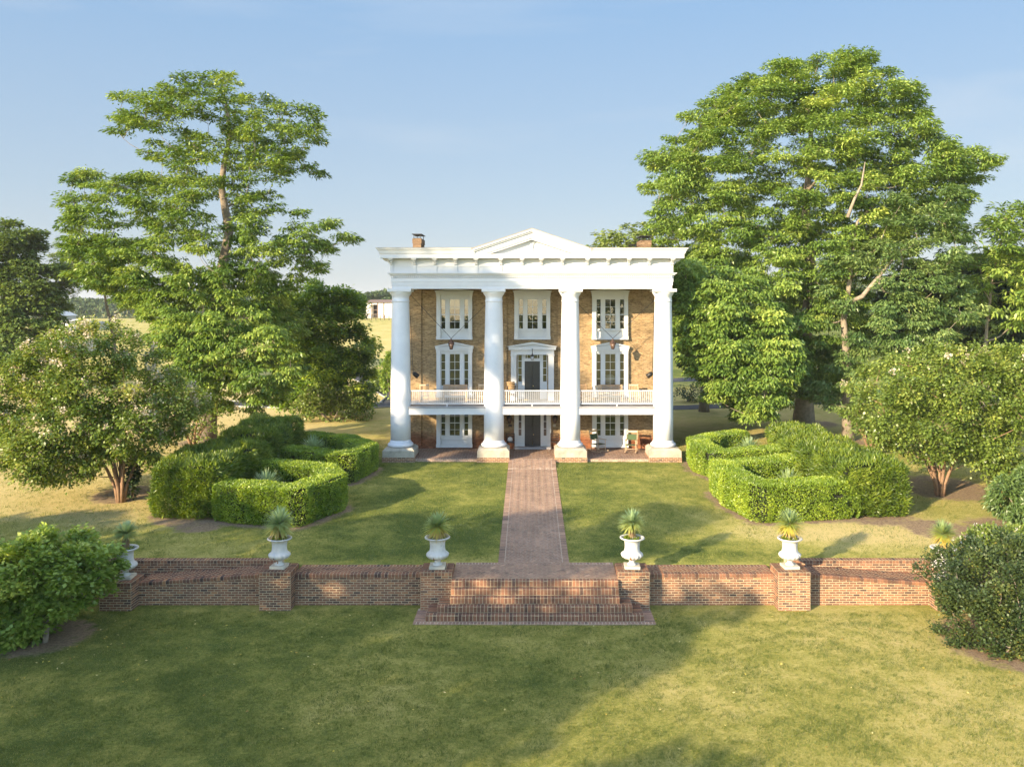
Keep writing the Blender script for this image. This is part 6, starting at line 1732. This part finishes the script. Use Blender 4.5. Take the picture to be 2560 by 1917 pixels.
total += simple_tree('shade_tree', 'dark trunked tree across the drive behind the big right walnut', [(1530, 760), (1580, 720), (1660, 720), (1700, 770), (1690, 830), (1620, 850), (1550, 830)], 32, 92, 4.5, 'darkleaf', 'bark', 1541, 0.75, pads=18, per=28)
# trunk crowns on the skyline left of the house
total += simple_tree('skyline_tree', 'round-headed tree standing above the distant wood, left of the leftmost column', [(782, 652), (790, 632), (805, 627), (822, 636), (826, 655), (812, 668), (795, 668)], 9, 320, 3.0, 'farleaf', 'bark', 804, 0.5, pads=8, per=26, leaf=(0.9, 0.4), padr=1.0)
total += simple_tree('skyline_tree', 'thin dark tree on the skyline beside the dense round tree', [(764, 640), (770, 628), (779, 634), (778, 655), (768, 668)], 8, 310, 2.0, 'farleaf', 'bark', 771, 0.4, pads=8, per=24, leaf=(0.9, 0.4), padr=0.9)

# distant woods: one mass nobody could count
def woods(name, x0, x1, y, ztop, n, mat, depth=30, zb=0.0):
    xs = rng.uniform(x0, x1, n); cz = np.array([mnoise.noise(Vector((a * 0.045, y * 0.1, 0.3))) + 0.5 * mnoise.noise(Vector((a * 0.13, 2, 0.3))) for a in xs])
    top = ztop * (1 + 0.16 * cz); g = zt(xs, np.full(n, y))
    u = rng.uniform(0, 1, n) ** 0.6
    lump = np.array([mnoise.noise(Vector((a * 0.18, u_ * 2.5, 5.0))) for a, u_ in zip(xs, u)])
    P = np.stack([xs, y + depth * (u ** 1.5) * 0.6 - 3.0 * lump + rng.uniform(-1, 1, n), g + zb + (top - zb) * u], 1)
    V, Fq = leaf_cards(P, rng.normal(0, 1, (n, 3)) + np.array([0, -0.7, 0.3]), rng.normal(0, 1, (n, 3)), rng.uniform(1.0, 2.0, n), rng.uniform(0.5, 0.9, n))
    o = raw_mesh(name, V, Fq, mat, None, np.clip(0.5 + 0.5 * lump + rng.normal(0, 0.15, n), 0, 1))
    tag(o, 'distant wood along the horizon', None, kind='stuff')
    return o
w1 = woods('distant_woods', -150, 60, 330, 8.2, 26000, M['farleaf'])
tag(w1, 'green wood on the rise behind the white barn, left of the house', 'wood')
w2 = woods('distant_woods', -420, -110, 400, 8.8, 24000, M['farleaf']); tag(w2, 'bluish distant wood along the horizon at the far left', 'wood')
w3 = woods('distant_woods', 30, 420, 300, 12, 30000, M['farleaf']); tag(w3, 'distant wood behind the trees on the right', 'wood')

w4 = woods('distant_woods', -260, 12, -125, 7.0, 9000, M['midleaf']); tag(w4, 'low wood behind the viewpoint, reflected in the left windows', 'wood')
w5 = woods('distant_woods', 12, 260, -125, 15.0, 12000, M['midleaf']); tag(w5, 'taller wood behind the viewpoint, reflected in the right windows', 'wood')
# ------------------------------------------------------------------ drive and far roads
def road(name, pts, w, dz=0.03, mat='asphalt', kerb=True):
    mb = MB(); P = []
    for (a, b) in zip(pts[:-1], pts[1:]):
        for k in range(6): P.append((a[0] + (b[0] - a[0]) * k / 6, a[1] + (b[1] - a[1]) * k / 6))
    P.append(pts[-1]); L_, R_ = [], []
    for i, p in enumerate(P):
        a = P[max(0, i - 1)]; b = P[min(len(P) - 1, i + 1)]
        d = Vector((b[0] - a[0], b[1] - a[1])).normalized(); n = Vector((-d.y, d.x))
        for arr, s in ((L_, 1), (R_, -1)):
            q = (p[0] + n.x * s * w / 2, p[1] + n.y * s * w / 2); arr.append((q[0], q[1], Z(*q) + dz))
    for i in range(len(P) - 1): mb.quad(R_[i], R_[i + 1], L_[i + 1], L_[i])
    o = mb.build(name, M[mat], uv=False); tag(o, kind='structure')
    if kerb:
        kb = MB()
        for arr in (L_, R_): kb.tube([(q[0], q[1], q[2] + 0.04) for q in arr], 0.09, 5)
        k_ = kb.build('kerb', M['kerb'], o, uv=False)
    return o
road('drive', [(-38, 84), (-24, 78), (-15.5, 76.5), (-12, 79), (-12.5, 86), (-16, 97), (-22, 112)], 3.6)
road('road', [(6, 76), (14, 77), (24, 80), (40, 84), (70, 90)], 3.2, kerb=False)
road('far_lane', [(12, 104), (30, 110), (70, 118)], 4.0, kerb=False)

# ------------------------------------------------------------------ farm buildings
Yb = 240
bn = thing('barn', 'long low white barn on the green rise behind the house, with a dark open bay', 'barn', (PX(980, Yb), Yb, Z(-40, Yb)))
zb = Z(-42, Yb) - 0.3; zt_ = PZ(757, Yb)
xL, xR = PX(915, Yb), PX(1065, Yb); ob0, ob1 = PX(930, Yb), PX(943, Yb)
MB().box(xL, ob0, Yb, Yb + 12, zb, zt_).box(ob1, xR, Yb, Yb + 12, zb, zt_).box(ob0, ob1, Yb, Yb + 12, zt_ - 0.5, zt_).build('wall', M['barnwhite'], bn, uv=False)
MB().box(ob0, ob1, Yb + 3, Yb + 3.2, zb, zt_ - 0.5).build('open_bay', M['barndark'], bn, uv=False)
f = MB(); f.box(ob1 + 0.0, ob1 + 0.25, Yb - 0.1, Yb - 0.005, zb, zt_); f.box(ob0 - 0.25, ob0, Yb - 0.1, Yb - 0.005, zb, zt_); f.box(PX(958, Yb), PX(958, Yb) + 0.3, Yb - 0.1, Yb - 0.005, zb, zt_)
for zz in (1.2, 2.4): f.box(ob0, ob1, Yb + 0.2, Yb + 0.35, zb + zz, zb + zz + 0.15)
f.build('post', M['terracotta'], bn, uv=False)
rf = MB(); rf.prism([(Yb - 0.6, zt_ + 0.003), (Yb + 12.6, zt_ + 0.003), (Yb + 6, zt_ + 0.9)][::-1], 'x', xL - 0.5, xR + 0.5); rf.build('roof', M['terracotta'], bn, uv=False)
fe = thing('field_fence', 'low dark post-and-rail fence in front of the white barn', 'fence', (PX(960, 228), 228, Z(-38, 228)))
f = MB(); xa, xb = PX(885, 228), PX(1060, 228)
n = 16
for k in range(n + 1): x = xa + (xb - xa) * k / n; z = Z(x, 228); f.box(x - 0.08, x + 0.08, 227.9, 228.1, z, z + 1.35)
f.build('posts', M['fencewood'], fe, uv=False)
f = MB()
for zz in (0.4, 0.8, 1.2):
    f.hexa([(xa, 227.8, Z(xa, 228) + zz), (xb, 227.8, Z(xb, 228) + zz), (xb, 227.89, Z(xb, 228) + zz), (xa, 227.89, Z(xa, 228) + zz), (xa, 227.8, Z(xa, 228) + zz + .12), (xb, 227.8, Z(xb, 228) + zz + .12), (xb, 227.89, Z(xb, 228) + zz + .12), (xa, 227.89, Z(xa, 228) + zz + .12)])
f.build('rails', M['fencewood'], fe, uv=False)

def shed(name, label, px0, px1, pytop, pyeave, Y, wall, roof, ridge='x', dep=10, cat='shed'):
    x0, x1 = PX(px0, Y), PX(px1, Y); z0 = Z((x0 + x1) / 2, Y) - 0.3; ze, zr = PZ(pyeave, Y), PZ(pytop, Y)
    t = thing(name, label, cat, ((x0 + x1) / 2, Y, z0))
    MB().box(x0, x1, Y, Y + dep, z0, ze).build('wall', M[wall], t, uv=False)
    r = MB()
    if ridge == 'x': r.prism([(Y - 0.4, ze), (Y + dep + .4, ze), (Y + dep / 2, zr)][::-1], 'x', x0 - .4, x1 + .4)
    else: r.prism([(x0 - .4, ze), (x1 + .4, ze), ((x0 + x1) / 2, zr)], 'y', Y - .4, Y + dep + .4)
    r.build('roof', M[roof], t, uv=False)
    d = MB(); m = (x0 + x1) / 2; w = (x1 - x0) * 0.12
    d.box(m - w, m + w, Y - 0.06, Y - 0.004, z0, z0 + (ze - z0) * 0.7); d.build('door', M['barndark'], t, uv=False)
    return t
shed('grey_barn', 'tall grey metal barn with a pitched roof, far left beyond the trees', 104, 145, 779, 790, 250, 'greymetal', 'barnwhite', 'y')
shed('white_shed', 'white shed beside the grey metal barn, far left', 136, 176, 799, 803, 235, 'barnwhite', 'barnwhite')
shed('low_shed', 'low pale shed right of the white one, far left', 186, 232, 804, 812, 245, 'barnwhite', 'greymetal')
Yh = 112
t = shed('brown_house', 'brown single-storey house mostly hidden behind the dark tree at the left edge', -60, 78, 868, 905, Yh, 'terracotta', 'greymetal', dep=9, cat='house')
w_ = MB(); x = PX(62, Yh)
w_.box(x - 0.5, x + 0.5, Yh - 0.08, Yh - 0.005, PZ(925, Yh), PZ(908, Yh)); wo_ = w_.build('window', M['barndark'], t, uv=False)
w_ = MB(); w_.box(x - 0.6, x - 0.5, Yh - 0.1, Yh - 0.005, PZ(927, Yh), PZ(906, Yh)); w_.box(x + 0.5, x + 0.6, Yh - 0.1, Yh - 0.005, PZ(927, Yh), PZ(906, Yh)); w_.build('window_frame', M['barnwhite'], wo_, uv=False)

# ------------------------------------------------------------------ trees beside and behind the camera, whose shade falls on the lawn and the house
def uth(u, t): return (0.677 * t + 0.736 * u, 0.736 * t - 0.677 * u)
def shade_tree(u, t, h0, h1, ru, label, dens=1.0, pads=12, voids=0.0, leafs=(0.55, 0.2)):
    x, y = uth(u, t); z = Z(x, y)
    lobes = []
    n = int(26 * dens * (ru / 3.0) * ((h1 - h0) / 8.0))
    for k in range(n):
        a = rng.uniform(0, 2 * np.pi); e = rng.uniform(-1, 1); r_ = ru * math.sqrt(max(0, 1 - e * e)) * rng.uniform(0.2, 0.95)
        lobes.append((x + r_ * math.cos(a), y + r_ * math.sin(a), (h0 + h1) / 2 + (h1 - h0) / 2 * 0.9 * e, rng.uniform(0.9, 1.35)))
    return make_tree('shade_tree', label, 'tree', (x, y, z), [(x, y, z - 0.1), (x, y, (h0 + h1) / 2), (x, y, h1 - 1)], lobes, M['midleaf'], M['bark'], 0.35, pads=pads, per=16, leaf=leafs, padr=0.65)[1]
T = -15.0
for u, h0, h1, ru, dn, lab in (
    (-17.4, 2.5, 12.0, 2.4, 2.0, 'tree left of the viewpoint shading the front lawn, nearest the viewer'),
    (-21.5, 4.0, 15.2, 3.0, 1.3, 'tallish tree left of the viewpoint, second in the row'),
    (-25.5, 4.0, 13.6, 3.0, 1.3, 'leafy tree left of the viewpoint, third in the row'),
    (-29.5, 3.5, 12.2, 3.0, 1.3, 'leafy tree left of the viewpoint, fourth in the row'),
    (-34.5, 3.0, 11.4, 3.2, 1.3, 'low tree left of the viewpoint, fifth in the row'),
    (-40.0, 2.5, 9.5, 3.2, 1.3, 'low tree left of the viewpoint, last of the row')):
    total += shade_tree(u, T, h0, h1, ru, lab, dn)
total += shade_tree(-37.6, -22.0, 17.3, 30.5, 4.9, 'very tall airy tree left of the viewpoint, dappling the left of the house', 0.42, pads=20)
total += shade_tree(-10.8, -12.0, 2.5, 7.6, 2.3, 'low round tree left of the viewpoint, shading the very front of the lawn', 1.1)

# ------------------------------------------------------------------ grass
def dryv(x, y): return -0.35 * sstep(32.5, 34, y) * (1 - sstep(50, 54, y)) * (1 - sstep(8, 12, np.abs(x - 1))) + 0.95 * sstep(-13, -19, x) * sstep(36, 40, y) + 0.5 * sstep(4, 12, x) * sstep(33, 29, y) - 0.2 * sstep(-2, -9, x) * sstep(33, 29, y) + 0.4 * sstep(52, 57, y) + 0.7 * np.exp(-((x - 13.5) ** 2 / 30 + (y - 36.5) ** 2 / 3)) + 0.3 * sstep(3, 8, x) * sstep(33, 36, y)
def blades(n, x0, x1, y0, y1, h, w, mask):
    x = rng.uniform(x0, x1, n); y = rng.uniform(y0, y1, n)
    fr = np.abs(x) < 0.66 * y + 1.0
    ok = fr & mask(x, y); x = x[ok]; y = y[ok]; n = len(x)
    cl = np.array([mnoise.noise(Vector((a * 1.9, b * 2.3, 0))) + 0.7 * mnoise.noise(Vector((a * 0.55, b * 0.7, 3))) + 1.3 * mnoise.noise(Vector((a * 7.0, b * 7.0, 7))) + 0.9 * mnoise.noise(Vector((a * 17.0, b * 17.0, 9))) for a, b in zip(x, y)])
    z = zt(x, y)
    a = rng.uniform(0, 2 * np.pi, n); hh = h * rng.uniform(0.5, 1.3, n) * np.clip(1 + 0.8 * cl, 0.15, 2.2)
    s = np.stack([np.cos(a) * w, np.sin(a) * w, np.zeros(n)], 1)
    b = np.stack([x, y, z - 0.005], 1); tip = b + np.stack([rng.normal(0, 0.5, n) * hh, rng.normal(0, 0.5, n) * hh, hh], 1)
    V = np.stack([b - s, b + s, tip], 1).reshape(-1, 3)
    return V, np.arange(3 * n).reshape(n, 3), np.clip(0.36 - 0.36 * cl + 0.22 * dryv(x, y) + rng.normal(0, 0.15, n), 0, 1), x, y
def inhedge(x, y):
    m = np.zeros(x.shape, bool)
    for k, P in HEDGES.items(): m |= segdist(x, y, P) < HW[k[0]]
    return m
def m_low(x, y): return ~((x > -4.0) & (x < 4.38) & (y > 29.34)) & ~((y > 30.66) & (x > -17) & (x < 17.4)) & ~((y > 31.2)) & (dirtmask(x, y) < 0.45)
def m_up(x, y):
    m = ~((x > p0 - 0.01) & (x < p1 + 0.01)) & ~((y > 49.55) & (x > -8.6) & (x < 9.0) & (y < 66)) & (dirtmask(x, y) < 0.45) & ~inhedge(x, y)
    m &= ~((y < 32.75) & (np.abs(x - CX) < 18.9))
    return m
V1, F1, t1, x1_, y1_ = blades(520000, -19, 19, 19.5, 31.5, 0.045, 0.0065, m_low)
V2, F2, t2, x2_, y2_ = blades(380000, -30, 28, 32.5, 58, 0.050, 0.010, m_up)
go = raw_mesh('grass', np.concatenate([V1, V2]), np.concatenate([F1, F2 + len(V1)]), M['grassblade'], None, np.concatenate([t1, t2]))
tag(go, 'short mown grass of the lawns', 'grass', kind='stuff')
k = 240
fx_ = np.concatenate([rng.normal(-14.5, 1.8, 90), rng.uniform(-17, 17, 150)]); fy_ = np.concatenate([rng.normal(28.0, 1.1, 90), rng.uniform(21, 31, 150)])
ok = m_low(fx_, fy_); fx_, fy_ = fx_[ok], fy_[ok]; k = len(fx_)
V, Fq = leaf_cards(np.stack([fx_, fy_, zt(fx_, fy_) + 0.05], 1), rng.normal(0, 1, (k, 3)) * np.array([1, 1, 0.1]), np.array([0, 0, 1.0]) + rng.normal(0, 0.2, (k, 3)), rng.uniform(0.05, 0.11, k), rng.uniform(0.02, 0.04, k))
M['fallen'] = leafmat('fallen_leaf', [(0, (0.30, 0.16, 0.05)), (0.5, (0.62, 0.50, 0.08)), (1, (0.70, 0.62, 0.30))], 0.2, 0.03)
tag(raw_mesh('fallen_leaves', V, Fq, M['fallen'], None, rng.uniform(0, 1, k)), 'yellow and brown leaves fallen on the front lawn', 'leaves', kind='stuff')
print('leaves', total, 'blades', len(F1) + len(F2))

# ------------------------------------------------------------------ thin summer haze
hz = bpy.data.materials.new('haze_air'); hz.use_nodes = True
for n_ in list(hz.node_tree.nodes): hz.node_tree.nodes.remove(n_)
ho = hz.node_tree.nodes.new('ShaderNodeOutputMaterial'); hv = hz.node_tree.nodes.new('ShaderNodeVolumePrincipled')
hv.inputs['Color'].default_value = (0.86, 0.92, 1.0, 1); hv.inputs['Density'].default_value = 0.00018; hv.inputs['Anisotropy'].default_value = 0.0
hz.node_tree.links.new(hv.outputs[0], ho.inputs['Volume'])
hb = MB().box(-1600, 1600, -150, 2700, -4.0, 34.0).build('haze', hz, uv=False)
tag(hb, 'thin pale summer haze over the whole place', 'haze', kind='stuff')
